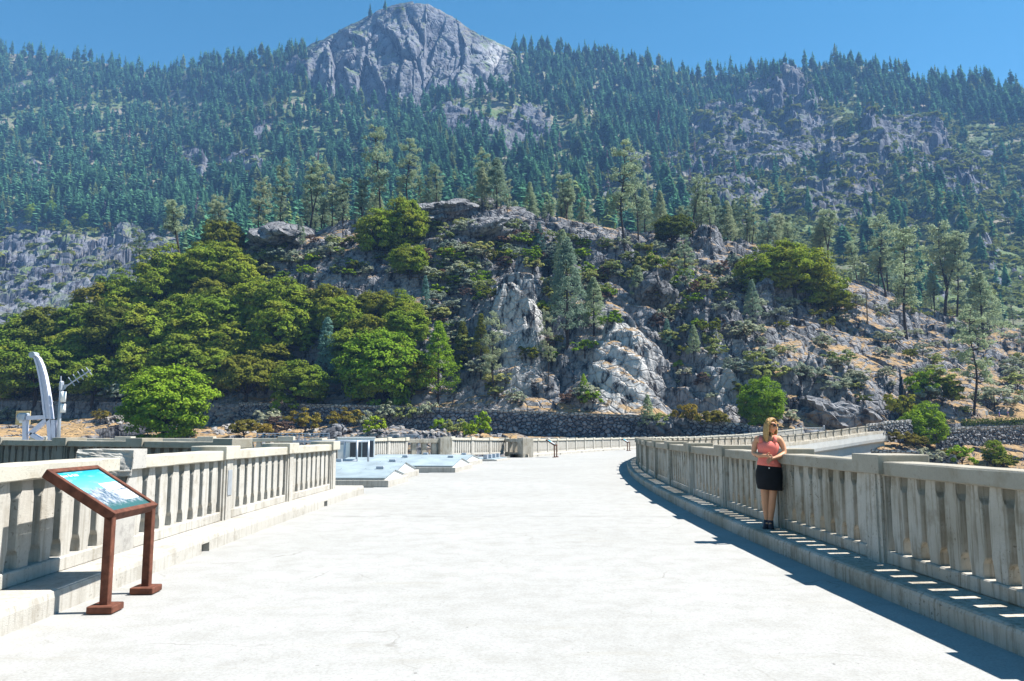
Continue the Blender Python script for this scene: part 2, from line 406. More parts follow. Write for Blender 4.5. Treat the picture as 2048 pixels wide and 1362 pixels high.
# --- the bay floor behind the hatches
def arcpts(R, Ya, Yb, n): return [tuple(arc(R, phi_of(y, R)))[:2] for y in np.linspace(Ya, Yb, n)]
poly = [(-5.4, 17.0), (-7.6, 17.6), (-27, 29.0), (-28, 36.5), (-10.4, 36.2)] + arcpts(192.3, 37, 50.4, 8) + arcpts(189.2, 51.0, 62.2, 6) + arcpts(185.2, 62, 22, 24)
bm = bmesh.new(); vs = [bm.verts.new((x, y, -.012 + deck_z(phi_of(y, 185)) )) for x, y in poly]
bf = bm.faces.new(vs); bmesh.ops.recalc_face_normals(bm, faces=bm.faces[:])
if bf.normal.z < 0: bf.normal_flip()
ex = bmesh.ops.extrude_face_region(bm, geom=[bf])
for v in [g for g in ex['geom'] if isinstance(g, bmesh.types.BMVert)]: v.co.z -= 4
bmesh.ops.triangulate(bm, faces=bm.faces[:]); bmesh.ops.recalc_face_normals(bm, faces=bm.faces[:])
me = D.meshes.new('bay_floor'); bm.to_mesh(me); bm.free()
tag(link('bay_floor', me, None, (M['deck'],)), kind='structure')

# ================================================================== BALUSTRADES
# local frame of an element: x along the run, +y towards the deck, z up; y = 0 is the face of the posts
def baluster_mesh():
    w, n = .124, .090
    prof = [(-n, 0), (n, 0), (n, .14), (w, .19), (w, .68), (n, .74), (n, .86), (-n, .86), (-n, .74), (-w, .68), (-w, .19), (-n, .14)]
    b = MB(); b.prism(prof, -.27, -.06, 'y')
    bmesh.ops.bevel(b.bm, geom=[e for e in b.bm.edges], offset=.008, segments=1, affect='EDGES')
    return b.mesh('baluster')
def post_mesh(w=.50):
    h = w / 2
    b = MB()
    b.prism([(-h, -.03), (-h + .05, -.03), (-h + .05, 0), (-.13, 0), (-.13, .022), (.13, .022), (.13, 0), (h - .05, 0), (h - .05, -.03), (h, -.03), (h, -.42), (-h, -.42)], .2, 1.205, 'z')
    return b.mesh('post')
def cap_mesh(w=.66):
    return MB().box((-w / 2, -.52, 1.20), (w / 2, .075, 1.42), .014, seg=2).mesh('cap')
ME_BAL, ME_POST, ME_CAP = baluster_mesh(), post_mesh(), cap_mesh()
def rough_beam(name, L, y0, y1, z0, z1, bev, seed):
    """a cast beam whose arrises are slightly worn"""
    b = MB(); n = max(3, int(L / .25)); rr = random.Random(seed)
    rings = []
    for k in range(n + 1):
        x = -L / 2 + L * k / n
        c = [bev * (0.7 + 0.7 * rr.random()) for _ in range(4)]; j = lambda: (rr.random() - .5) * .005
        rings.append([(x, y0 + j(), z0 + c[0]), (x, y0 + c[0], z0 + j()), (x, y1 - c[1], z0 + j()), (x, y1 + j(), z0 + c[1]), (x, y1 + j(), z1 - c[2]), (x, y1 - c[2], z1 + j()), (x, y0 + c[3], z1 + j()), (x, y0 + j(), z1 - c[3])])
    return b.loft(rings).mesh(name)
RAILS = {}
def beam_mesh(kind, L):
    key = (kind, round(L, 2))
    if key not in RAILS:
        RAILS[key] = rough_beam(kind, L, -.33, .02, 1.185, 1.345, .014, len(RAILS)) if kind == 'rail' else rough_beam(kind, L, -.33, -.02, .2, .345, .012, len(RAILS) + 50)
    return RAILS[key]
def put(name, me, mat, parent, Mx):
    if not me.materials: me.materials.append(mat)
    o = D.objects.new(name, me); COL.objects.link(o)
    if me.materials[0] is not mat:
        o.material_slots[0].link = 'OBJECT'; o.material_slots[0].material = mat
    o.parent = parent; o.matrix_parent_inverse = Matrix.Translation(-Vector(parent.location))
    o.matrix_basis = Mx
    return o
def frame_at(p, ang): return Matrix.Translation(p) @ Matrix.Rotation(ang, 4, 'Z')
def balustrade(label, posts, mat, n_bal=8, single=100, skip_posts=(), name='balustrade', group=None, faces_left=False, bal_counts=None, caps=True):
    """posts: list of (point on the post's deck-side face, at deck level; unit vector towards the deck). Nearest first."""
    root = tag(empty(name, posts[0][0]), label, 'balustrade', group)
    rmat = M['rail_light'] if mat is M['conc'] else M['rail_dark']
    done = 0; rest = []
    bpy.context.view_layer.update()
    for i, (p, nrm) in enumerate(posts):
        ang = math.atan2(nrm.y, nrm.x) - math.pi / 2
        if i not in skip_posts:
            po = put('post', ME_POST, mat, root, frame_at(p, ang))
            if caps:
                c = D.objects.new('cap', ME_CAP); COL.objects.link(c)
                if not ME_CAP.materials: ME_CAP.materials.append(rmat)
                if ME_CAP.materials[0] is not rmat: c.material_slots[0].link = 'OBJECT'; c.material_slots[0].material = rmat
                c.parent = po
        if i + 1 < len(posts):
            q = posts[i + 1][0]; d = q - p; L = d.length - .50; mid = (p + q) / 2
            nn = (nrm + posts[i + 1][1]).normalized()
            # along-run direction so that +y faces the deck
            dirx = Vector((d.x, d.y, 0)).normalized(); fy = Vector((-dirx.y, dirx.x, 0))
            if fy.dot(nn) < 0: dirx = -dirx
            a = math.atan2(dirx.y, dirx.x); tilt = -math.asin(max(-1, min(1, (d.z if dirx.dot(d) > 0 else -d.z) / d.length)))
            Mx = frame_at(mid, a) @ Matrix.Rotation(tilt, 4, 'Y')
            put('rail', beam_mesh('rail', L), rmat, root, Mx); put('plinth', beam_mesh('plinth', L), mat, root, Mx)
            nb = n_bal if bal_counts is None else bal_counts[i]
            for k in range(nb):
                x = -L / 2 + L * (k + .5) / nb
                Mb = Mx @ Matrix.Translation((x, 0, .335))
                if done < single: put('baluster', ME_BAL, mat, root, Mb); done += 1
                else: rest.append(Mb)
    if rest:
        n = len(ME_BAL.vertices); co = np.empty(n * 3, np.float32); ME_BAL.vertices.foreach_get('co', co); co = co.reshape(-1, 3)
        bm = bmesh.new()
        tmp = D.meshes.new('tmp')
        for Mb in rest:
            tmp2 = ME_BAL.copy(); tmp2.transform(Mb @ Matrix.Identity(4)); bm.from_mesh(tmp2); D.meshes.remove(tmp2)
        me = D.meshes.new('baluster_row'); bm.to_mesh(me); bm.free(); D.meshes.remove(tmp)
        me.materials.clear(); me.materials.append(mat)
        o = put('far_balusters', me, mat, root, Matrix.Identity(4)); o['kind'] = 'stuff'
    return root
def arc_posts(R, Y0, step, Ya, Yb, out):
    """posts every step metres along the arc; out = +1 if the deck lies on the side away from the arc's centre"""
    dphi = step / R; p0 = phi_of(Y0, R); k0 = math.ceil((phi_of(Ya, R) - p0) / dphi); res = []
    k = k0
    while True:
        ph = p0 + k * dphi
        if ph > (Yb if Yb < 2 else phi_of(Yb, R)): break
        n = Vector((-math.cos(ph), math.sin(ph), 0)) * out
        res.append((arc(R, ph, deck_z(ph)), n)); k += 1
    return res
def order_near(posts): return posts

right_posts = arc_posts(R_IN - .47, 9.30, 3.3, -3.0, .862, 1)
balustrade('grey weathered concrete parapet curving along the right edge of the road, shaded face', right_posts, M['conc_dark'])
LZ = .025
left_posts = [(p + Vector((0, 0, LZ)), n) for p, n in arc_posts(R_OUT + .47, 9.80, 3.57, -3.0, 21.2, -1)]
i_broken = min(range(len(left_posts)), key=lambda i: abs(left_posts[i][0].y - 9.80))
left_root = balustrade('sunlit cream concrete parapet at the left with a broken post behind the wayside sign', left_posts, M['conc'], skip_posts=(i_broken,))
far_posts = arc_posts(R_OUT + .47, 59.6, 3.3, 59.5, .835, -1)
balustrade('long sunlit parapet on the far left edge of the road, below the stone wall', far_posts, M['conc'])
# the stepped parapet round the hatch bay
def ret_posts(a, b, n, nrm): return [(Vector((a[0] + (b[0] - a[0]) * k / (n - 1), a[1] + (b[1] - a[1]) * k / (n - 1), 0)), nrm) for k in range(n)]
bay1 = [(p + Vector((0, 0, 0)), n) for p, n in arc_posts(190.6, 48.7, 3.3, 35.5, 48.9, -1)]
bay2 = [(Vector((-3.85 + 3.45 * k / 3, 50.9 + 9.8 * k / 3, -.05 * k)), Vector((.94, -.33, 0))) for k in range(4)]
balustrade('sunlit stepped parapet behind the hatches and the white cabinet', bay1, M['conc'], name='balustrade', group='parapet runs round the hatch bay', single=60)
balustrade('short sunlit parapet run beyond the hatches, between the two grey piers', bay2, M['conc'], group='parapet runs round the hatch bay', single=60)
far_ret = [(Vector((-9.9 - 3.35 * k, 34.6 - .42 * k, .08)), Vector((.12, -.99, 0))) for k in range(6)]
balustrade('far side parapet of the hoist platform, behind the davit', far_ret, M['conc'], group='parapets round the hoist platform')
a0 = Vector((-7.0, 18.5, 0)); dv = Vector((-8.5, 5.0, 0)).normalized()
nrm = Vector((-dv.y, dv.x, 0)); nrm = nrm if nrm.y < 0 else -nrm
near_ret = [(a0 + dv * (-.42 + 3.3 * k) + Vector((0, 0, .11)), nrm) for k in range(7)]
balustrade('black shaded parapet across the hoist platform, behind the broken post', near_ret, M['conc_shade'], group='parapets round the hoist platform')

# the two returns with wide slabs and a pier
def slab_return(a, b, label, zb):
    a, b = Vector(a), Vector(b); d = b - a; L = d.length; ang = math.atan2(d.y, d.x)
    root = tag(empty('parapet_return', (a.x, a.y, zb), ang), label, 'parapet')
    MB().box((L - .75, -.45, 0), (L + .05, .45, 1.40), .015).build('pier', M['conc_dark'], root)
    MB().box((-.05, -.2, 0), (L - .75, .2, .34), .01).build('plinth', M['conc_dark'], root)
    MB().box((-.1, -.22, 1.08), (L - .75, .22, 1.33), .015).build('rail', M['conc_dark'], root)
    n = 3
    for k in range(n):
        x = (L - .75) * (k + .5) / n + .05
        MB().box((x - .15, -.13, .34), (x + .15, .13, 1.08), .012).build('slab', M['conc_dark'], root)
    return root
slab_return((-6.5, 49.3, 0), (-4.0, 50.4, 0), 'grey parapet return of three wide slabs beside the pier nearest the hatches', deck_z(phi_of(50, 185)))
slab_return((-.35, 60.2, 0), (1.15, 57.6, 0), 'small grey parapet return and pier where the far walkway begins', deck_z(phi_of(57, 185)))

# the broken post
ph = phi_of(9.80, R_OUT + .47); pb = arc(R_OUT + .47, ph, LZ); nb = Vector((math.cos(ph), -math.sin(ph), 0))
Mx = frame_at(pb, math.atan2(nb.y, nb.x) - math.pi / 2)
def broken(lo, hi, cut, seed, res=14):
    """a box whose camera-side corner has spalled away"""
    b = bmesh.new(); bmesh.ops.create_cube(b, size=1)
    bmesh.ops.subdivide_edges(b, edges=b.edges[:], cuts=res, use_grid_fill=True)
    lo, hi = Vector(lo), Vector(hi); rr = random.Random(seed)
    for v in b.verts:
        p = Vector([lo[i] + (v.co[i] + .5) * (hi[i] - lo[i]) for i in range(3)])
        d = cut(p)
        if d > 0:
            k = d + .035 * float(fbm(np.array([p.x * 9 + p.z * 4 + 30]), np.array([p.y * 9 + 7 * p.z + 40]), 4, seed)[0]) * min(1, d * 12)
            p.x -= max(0, k); p.z -= max(0, k) * .35
        v.co = p
    me = D.meshes.new('broken'); b.to_mesh(me); b.free(); return me
# local x of the left parapet runs towards the camera (+x = nearer)
cut_cap = lambda p: max(0.0, (p.x - .02) * .95 - max(0.0, (-.05 - p.y)) * .18 - (.30 - (p.z - 1.20)) * .15)
cut_post = lambda p: max(0.0, (p.x + .05 - (1.2 - p.z) * .55))
bp = put('post', broken((-.25, -.42, .2), (.25, .01, 1.205), cut_post, 3), M['conc_raw'], left_root, Mx)
tag(bp, 'post with its near corner broken away')
cp = link('cap', broken((-.33, -.56, 1.20), (.33, .085, 1.44), cut_cap, 5), bp, (M['conc_raw'],))
tag(cp, 'cap with its near end spalled to bare aggregate')
# plaque on the next post
i2 = i_broken + 1; p2, n2 = left_posts[i2]
Mx2 = frame_at(p2, math.atan2(n2.y, n2.x) - math.pi / 2)
pq = MB().box((-.09, .0225, .60), (.09, .034, 1.02), .003).build('plaque', M['plaque']); pq.matrix_world = Mx2
tag(pq, 'narrow grey metal plaque fixed to a cream parapet post', 'plaque')

# ================================================================== HATCHES
def hatch(Ya, Yb, Rk, ridge, label, depth=5.4, curb=.21):
    """low gabled sheet-metal cover on a concrete curb; the ridge runs across the dam"""
    ph = phi_of((Ya + Yb) / 2, Rk); p = arc(Rk, ph, deck_z(ph)); L = Yb - Ya
    n = Vector((-math.cos(ph), math.sin(ph), 0)); ang = math.atan2(-n.y, -n.x)      # local +x points to the road
    root = tag(empty('hatch', p, ang), label, 'hatch', 'sheet metal hatches beside the road')
    MB().box((-depth, -L / 2, -.02), (0, L / 2, curb), .012).build('curb', M['conc'], root)
    o = .10; h = ridge
    def gable(x, ex): return [(x, -L / 2 + o - ex, curb), (x, L / 2 - o + ex, curb), (x, L / 2 - o + ex, curb + .07 + (0)), (x, 0, curb + h), (x, -L / 2 + o - ex, curb + .07)]
    MB().loft([gable(-depth + .1, 0), gable(-.16, 0)]).build('end_wall', M['white'], root)
    for s in (-1, 1):
        e = L / 2 - o + .05; z1 = curb + .075; z2 = curb + h + .03
        b = MB(); b.loft([[(x, s * e, z1), (x, 0.0 + s * .004, z2), (x, 0.0 + s * .004, z2 - .03), (x, s * e, z1 - .03)] for x in (-depth + .05, -.12)])
        b.build('lid', M['hatchmetal'], root)
        for k in range(7):
            x = -.3 - k * (depth - .5) / 6
            b = MB().bar((x, s * (e + .002), z1 - .012), (x, s * .02, z2 + .006), .025, .012)
            b.build('seam', M['hatchmetal'], root)
    MB().box((-depth * .5 - .12, -.09, curb + h + .02), (-depth * .5 + .12, .09, curb + h + .13), .01).build('lifting_lug', M['galv'], root)
    MB().box((-.75, -.07, curb + h + .02), (-.5, .07, curb + h + .12), .01).build('lifting_lug', M['galv'], root)
    return root
hatch(24.4, 27.4, 184.85, .25, 'nearest blue grey gabled hatch, its brown curb end facing the camera')
hatch(28.0, 31.6, 185.35, .34, 'second gabled hatch with the wide white gable end')
hatch(33.2, 37.4, 184.2, .32, 'third gabled hatch, its long concrete curb reaching into the road')
hatch(39.8, 43.6, 184.9, .27, 'farthest gabled hatch, in front of the slab parapet return')
def low_hatch(Y0, R0, label):
    ph = phi_of(Y0, R0); p = arc(R0, ph, deck_z(ph)); n = Vector((-math.cos(ph), math.sin(ph), 0)); ang = math.atan2(-n.y, -n.x)
    root = tag(empty('floor_hatch', p, ang), label, 'hatch')
    MB().box((-3.2, -2.0, -.02), (0, 2.0, .10), .01).build('curb', M['conc'], root)
    for k in range(3):
        MB().box((-3.0, -1.85 + k * 1.25, .10), (-.2, -.70 + k * 1.25, .13), .004).build('lid', M['hatchmetal'], root)
    for k in range(4):
        MB().box((-.9 - .0 * k, -1.75 + k * 1.1, .13), (-.65, -1.45 + k * 1.1, .38), .01).build('vent_box', M['galv'], root)
low_hatch(49.5, 184.9, 'flat floor hatch with small steel boxes, before the far walkway')

# ================================================================== WHITE CABINET AND PIPE RAIL
cab = tag(empty('electrical_cabinet', at(716, 930, 37.0) * 1.0, R_(12)), 'white electrical cabinet with two dark louvred doors behind the pipe rail', 'cabinet')
cab.location.z = 0
MB().box((-.95, 0, 0), (.75, .8, 1.42), .01).build('body', M['white'], cab)
for k in (0, 1):
    d = MB().box((-.38 + k * .56, -.03, .18), (.13 + k * .56, 0.005, 1.28), .004).build('door', M['louvre'], cab)
    b = MB()
    for j in range(14): b.box((-.35 + k * .56, -.042, .24 + j * .072), (.10 + k * .56, -.028, .275 + j * .072))
    b.build('louvre', M['galv'] if False else M['louvre'], d)
MB().box((-.85, -.012, 1.10), (-.58, .005, 1.24), .003).build('nameplate', M['plaque'], cab)
MB().box((-.99, -.04, 1.42), (.79, .84, 1.46), .005).build('roof', M['white'], cab)
pr = tag(empty('pipe_rail', (0, 0, 0)), 'grey galvanised pipe railing in front of the white cabinet', 'railing')
pl = [at(688, 940, 33.0), at(713, 940, 33.0), at(736, 940, 33.6)]
pr.location = (pl[1].x, pl[1].y, 0)
for i, q in enumerate(pl):
    keep(MB().tube([(q.x, q.y, 0), (q.x, q.y, 1.33)], .045, 10).build('post', M['galv'], smooth=True), pr)
for zz, r in ((1.30, .045), (.50, .07)):
    keep(MB().tube([(pl[0].x - 2.2, pl[0].y + .1, zz), (pl[0].x, pl[0].y, zz), (pl[1].x, pl[1].y, zz), (pl[2].x, pl[2].y, zz)][: 4 if zz > 1 else 3], r, 10).build('rail', M['galv'], smooth=True), pr)

# ================================================================== WAYSIDE SIGNS
def sign_panel_mat():
    t = NT('printed_panel'); g = t.n('TexCoord').outputs['Object']
    s = t.n('SeparateXYZ', {0: g}); x, y = s.outputs[0], s.outputs[1]
    n = t.noise(g, 5.0, 6, 0.6); n2 = t.noise(g, 16.0, 5, 0.7); n3 = t.noise(t.scaled(g, (1, 4, 1)), 3.0, 3)
    skyc = t.mix(t.mr(y, .05, .30), (0.16, 0.48, 0.56), (0.02, 0.33, 0.48))
    skyc = t.mix(t.mr(n3, .52, .64, 0, .7), skyc, (0.26, 0.58, 0.63))
    ridge = t.math('ADD', t.math('MULTIPLY', t.math('SUBTRACT', n, .5), .30), t.math('MULTIPLY', x, .12))
    hz = t.mr(t.math('SUBTRACT', y, ridge), .03, .05)
    land = t.mix(t.mr(n2, .38, .62), (0.05, 0.10, 0.15), (0.42, 0.44, 0.47))
    grn = t.mr(t.math('ADD', y, t.math('MULTIPLY', n2, .16)), -.10, -.19)
    land = t.mix(grn, land, (0.04, 0.12, 0.12))
    return t.done(t.mix(hz, land, skyc), 0.25, None, 0, 0.5)
M['panel'] = sign_panel_mat()
def wayside_sign(loc, rz, label, group=None):
    """local +x = away from the parapet (the reader's side), y along the parapet; low edge at x = 0"""
    root = tag(empty('wayside_sign', loc, rz), label, 'sign', group)
    w, hh, rise, run = .97, .045, .415, .665
    sl = math.hypot(rise, run); a = math.atan2(rise, run)
    for s in (-1, 1):
        l = MB().box((-.04, s * (w / 2 - .04) - .04, .05), (.04, s * (w / 2 - .04) + .04, .87), .006).build('leg', M['rust'], root)
        MB().box((-.12, s * (w / 2 - .045) - .12, 0), (.12, s * (w / 2 - .045) + .12, .065), .008).build('foot_plate', M['rust'], l)
    # panel frame: u runs up the slope (towards -x), v along y
    Mp = Matrix.Translation((.05, 0, .875)) @ Matrix(((-math.cos(a), 0, math.sin(a), 0), (0, -1, 0, 0), (math.sin(a), 0, math.cos(a), 0), (0, 0, 0, 1)))
    fr = empty('panel_frame'); fr.parent = root
    def fb(lo, hi, nm, m, par): return MB().box(lo, hi, .006, Mp).build(nm, m, par)
    fm = MB()
    for lo, hi in (((0, -w / 2, -.06), (sl, -w / 2 + .055, .03)), ((0, w / 2 - .055, -.06), (sl, w / 2, .03)), ((0, -w / 2 + .055, -.06), (.055, w / 2 - .055, .03)), ((sl - .055, -w / 2 + .055, -.06), (sl, w / 2 - .055, .03))):
        fm.box(lo, hi, .005, Mp)
    D.objects.remove(fr)
    fr = fm.build('frame', M['rust'], root)
    # printed face: its own local axes so that the picture follows the panel (x to the reader's right, y up the slope)
    Pm = Matrix.Translation((.05, 0, .875)) @ Matrix(((0, -math.cos(a), math.sin(a), 0), (1, 0, 0, 0), (0, math.sin(a), math.cos(a), 0), (0, 0, 0, 1))) @ Matrix.Translation((0, sl / 2, 0))
    hw, hl = w / 2 - .057, sl / 2 - .057
    f = MB().box((-hw, -hl, -.012), (hw, hl, .010)).build('printed_panel', M['panel'], root); f.matrix_basis = Pm
    def flatbox(nm, x0, y0, x1, y1, z, m):
        o = MB().box((x0, y0, .0105), (x1, y1, z)).build(nm, m, f); return o
    flatbox('text_box', .03, -.02, hw - .03, .10, .0118, M['white'])
    flatbox('text_box', .10, -.20, hw - .03, -.045, .0118, M['white'])
    b = MB(); rr = random.Random(4)
    for k in range(5): b.box((.05, .082 - k * .021, .012), (.05 + .26 * (.7 + .3 * rr.random()), .087 - k * .021, .0124))
    for k in range(6): b.box((.12, -.065 - k * .021, .012), (.12 + .22 * (.7 + .3 * rr.random()), -.06 - k * .021, .0124))
    b.build('text_lines', M['plaque'], f)
    b = MB(); xx = -hw + .045
    for k in range(13):
        ww = .012 + .010 * rr.random()
        if k not in (5, 8): b.box((xx, hl - .075, .0105), (xx + ww, hl - .05 + (.012 if k in (0, 6, 9) else 0), .0122))
        xx += ww + .006
    b.build('title', M['white'], f)
    return root
pn, pf = on_level(208, 1226), on_level(293, 1186)
wayside_sign(((pn.x + pf.x) / 2, (pn.y + pf.y) / 2, .012), math.atan2(pf.y - pn.y, pf.x - pn.x) - math.pi / 2, 'large rust brown wayside sign with a tilted printed panel, in the left foreground')
for (X, Y, lab) in ((1111, 57.5, 'far rust brown wayside sign, the one nearer the hatches'), (1257, 84.0, 'far rust brown wayside sign just left of where the right parapet ends')):
    ph = phi_of(Y, R_OUT - .35); v = arc(R_OUT - .35, ph, deck_z(ph)); x = float(side(X, 890)) * Y
    v = Vector((x, Y, deck_z(math.atan2(Y - CY, CX - x)))); wayside_sign(v, -math.atan2(Y - CY, CX - x), lab)

# ================================================================== TERRAIN
class Terrain: pass
def bil(T, arr, u, Y):
    fu = np.clip((np.asarray(u) - T.us[0]) / (T.us[1] - T.us[0]), 0, len(T.us) - 1.001); fy = np.interp(Y, T.Ys, np.arange(len(T.Ys))); fy = np.clip(fy, 0, len(T.Ys) - 1.001)
    i, j = fu.astype(int), fy.astype(int); a, b = fu - i, fy - j
    return arr[i, j] * (1 - a) * (1 - b) + arr[i + 1, j] * a * (1 - b) + arr[i, j + 1] * (1 - a) * b + arr[i + 1, j + 1] * a * b
def hits(T, x, y, Y0=None, Y1=None):
    """first terrain point on the sight line through (x, y)"""
    Ys = np.linspace(Y0 or T.Ys[0], Y1 or T.Ys[-1], 1400); u = float(side(x, y)); m = float(slope(y))
    z = bil(T, T.z, np.full(Ys.shape, u), Ys); k = np.nonzero(z >= EYE + m * Ys)[0]
    j = k[0] if len(k) else int(np.argmin(EYE + m * Ys - z))
    return Vector((u * Ys[j], Ys[j], z[j]))
def fan(name, T, mat, soil, fresh, push=None):
    U, Y = np.meshgrid(T.us, T.Ys, indexing='ij'); X = U * Y; Z = T.z; Yp = Y.copy()
    if push is not None: Yp = Y - push[0]; X = X + push[1]
    me = np_mesh(name, np.stack([X, Yp, Z], -1).reshape(-1, 3), grid_faces(len(T.us), len(T.Ys)))
    attr(me, 'soil', soil.ravel()); attr(me, 'fresh', fresh.ravel())
    if sum(p.normal.z for p in list(me.polygons)[:400]) < 0: me.flip_normals()
    return tag(link(name, me, None, (mat,)), kind='structure')
def table(xs, ys, yref=None):       # photograph column -> value, as a function of u
    us = side(np.array(xs, float), np.array(ys if yref is None else yref, float) + np.zeros(len(xs)))
    return us

# ------------------------------------------------------------------ the knoll with the road at its foot
H = Terrain()
H.us = np.linspace(-0.86, 0.92, 940)
H.Ys = np.concatenate([np.linspace(112, 146, 36)[:-1], np.linspace(146, 226, 400)[:-1], np.linspace(226, 300, 190)[:-1], np.linspace(300, 420, 24)])
hx = np.array([-300, 0, 250, 480, 700, 900, 1100, 1300, 1450, 1560, 1650, 1750, 1850, 2048, 2350], float)
hu = (hx - 1024) / F / CP
def hc(v): return np.interp(H.us, hu, np.array(v, float))
Ybk = hc([150, 150, 146, 142, 140, 136, 134, 140, 144, 146, 146, 137, 138, 140, 146])
mbk = slope(hc([884, 884, 882, 880, 880, 882, 886, 955, 1000, 1020, 1010, 930, 930, 935, 935]))
Yrf = hc([214, 205, 196, 187, 181, 175, 168, 160, 153, 150, 150.5, 155, 163, 172, 182])
yft = hc([842, 838, 836, 858, 860, 866, 872, 874, 874, 874, 880, 884, 886, 890, 890])
yrd = hc([799, 801, 804, 808, 813, 819, 825, 833, 846, 857, 860, 860, 849, 838, 834])
Yrb = Yrf + hc([6, 6, 6, 6, 6, 6, 6, 6, 6, 9, 10, 8, 6, 6, 6])
Ytp = hc([262, 258, 252, 250, 252, 258, 264, 266, 266, 268, 270, 272, 276, 290, 302])
ytp = hc([780, 705, 580, 486, 436, 414, 428, 460, 486, 512, 538, 570, 612, 668, 710])
fr_t = np.array([0.0, .06, .28, .58, .82, 1.0])
steep = hc([0, 0, 0, .15, .6, .9, 1, 1, 1, 1, .9, .6, .25, .1, .1])[:, None]
fr_y = (1 - steep) * np.array([0, .09, .34, .63, .86, 1.0]) + steep * np.array([0, .08, .38, .70, .91, 1.0])
H.z = np.zeros((len(H.us), len(H.Ys)))
for i in range(len(H.us)):
    zr = EYE + slope(yrd[i]) * Yrf[i]
    zt = EYE + slope(ytp[i]) * Ytp[i]
    ky = [80, 112, Ybk[i], Yrf[i] - .6, Yrf[i] - .05]; kz = [-45, -22, EYE + mbk[i] * Ybk[i], EYE + slope(yft[i]) * (Yrf[i] - .6), zr - .02]
    ky += [Yrb[i]]; kz += [zr]
    for t, f in zip(fr_t[1:], fr_y[i][1:]): ky.append(Yrb[i] + (Ytp[i] - Yrb[i]) * t); kz.append(zr + (zt - zr) * f)
    ky += [Ytp[i] + 14, Ytp[i] + 55, Ytp[i] + 130, 500]; kz += [zt - 2.5, min(zt * .72, zt - 14), 40, 45]
    H.z[i] = np.interp(H.Ys, ky, kz)
Uh, Yh = np.meshgrid(H.us, H.Ys, indexing='ij'); Xh = Uh * Yh
xim = Uh * F * CP + 1024                       # rough photograph column, to place features on the hill
behind = np.clip((Yh - Yrb[:, None]) / 10, 0, 1)       # 0 on the road and below, 1 on the knoll
s_ = Yh * .45 + H.z * .85                       # a coordinate that runs up the surface
ca, sa = math.cos(.5), math.sin(.5)
p1, q1 = Xh * ca + s_ * sa, -Xh * sa + s_ * ca
# bluffs that stand out of the knoll, as (column, Y, half width m, depth m, height m)
for bx, bY, bw, bd, bh in ((1010, 196, 8.5, 9, 5.0), (1235, 180, 11, 9, 6.5), (1080, 214, 8, 8, 4), (900, 226, 9, 9, 3.0), (560, 236, 14, 7, 2.5), (1310, 214, 7, 7, 3.2), (1430, 196, 10, 7, 3.5), (1420, 246, 5, 4, 6.5), (1560, 175, 10, 8, 3.5), (1690, 176, 9, 6, 2.6), (960, 184, 9, 5, 2.2)):
    bX = float((bx - 1024) / F / CP) * bY
    dx, dy = (Xh - bX) / bw, (Yh - bY) / bd
    nz = .35 * fbm(Xh / 4, Yh / 4, 3, 5)
    H.z += bh * sstep(1.30, .45, np.hypot(dx, dy) + nz) * behind
# the dark gully right of the quarried face, and smaller ones
for gx, gY0, gY1, gw, gd in ((1098, 190, 226, 3.0, 6.5), (905, 186, 214, 4, 4), (1345, 166, 205, 4.5, 5), (1480, 164, 190, 3, 3), (1170, 168, 178, 3, 4)):
    gX = float((gx - 1024) / F / CP) * Yh
    H.z -= gd * np.exp(-((Xh - gX + 1.2 * fbm(Yh / 7, Yh * 0, 3, 9)) / gw) ** 2) * sstep(gY0 - 8, gY0, Yh) * sstep(gY1 + 10, gY1, Yh) * behind
rocky = np.clip(.35 + 1.3 * fbm(Xh / 26, s_ / 20, 4, 3) + .35 * sstep(560, 820, xim) , .30, 1)
rocky = rocky * np.interp(xim, [0, 350, 470, 560, 1500, 1750, 2050], [.35, .4, .95, 1.0, 1.0, .72, .7])
amp = rocky * behind + .40 * np.clip((Yrf[:, None] - 1.2 - Yh) / 6, 0, 1)
tl_ = (H.z + .40 * Xh * sstep(900, 1500, xim) - .10 * Xh * sstep(900, 500, xim) + 5 * fbm(Xh / 18, Yh / 18, 3, 15)) / 6.5
fl_ = lambda v, a, b: sstep(a, b, v - np.floor(v)) - (v - np.floor(v))
H.z += behind * rocky * .90 * 6.5 * fl_(tl_, .60, .90)
tm_ = (H.z + (.42 * sstep(850, 1500, xim) - .12) * Xh + 2.2 * fbm(Xh / 9, Yh / 9, 3, 19)) / 2.6
H.z += behind * rocky * .80 * 2.6 * fl_(tm_, .62, .92)
H.z += amp * (6.0 * blocks(p1 / 19, q1 / 9, 21, 1.9, .22) + 1.5 * blocks(p1 / 6.5, q1 / 3.6, 31, 1.4, .4) + .45 * blocks(p1 / 2.4, q1 / 1.5, 41, 1.3, .5) + .25 * fbm(Xh / 2.2, s_ / 2.2, 3, 51))
H.z += (1 - rocky) * behind * (1.2 * fbm(Xh / 9, Yh / 9, 4, 61))
soilh = np.clip(1.1 - 1.5 * rocky + .9 * fbm(Xh / 12, s_ / 12, 3, 71) + .75 * sstep(1380, 1700, xim), 0, 1)
soilh = np.maximum(soilh, (1 - behind) * sstep(-.2, .4, Yh - Yrf[:, None]))       # the road itself is dusty
def blob(xc, Yc, wx, wY): return np.exp(-((xim - xc) / wx) ** 2 - ((Yh - Yc) / wY) ** 2)
freshh = np.clip(1.5 * blob(1035, 196, 48, 14) + 1.5 * blob(1240, 178, 62, 14) + .9 * blob(1460, 176, 55, 9) + .3 * blob(1620, 185, 90, 10), 0, 1)
M['knoll'] = granite('knoll_granite', (0.30, 0.30, 0.315), (0.030, 0.031, 0.040), (0.42, 0.27, 0.125), (0.235, 0.165, 0.095), 1.0, .60, .80)
steepn = np.abs(np.gradient(H.z, axis=1) / np.gradient(H.Ys)[None, :])
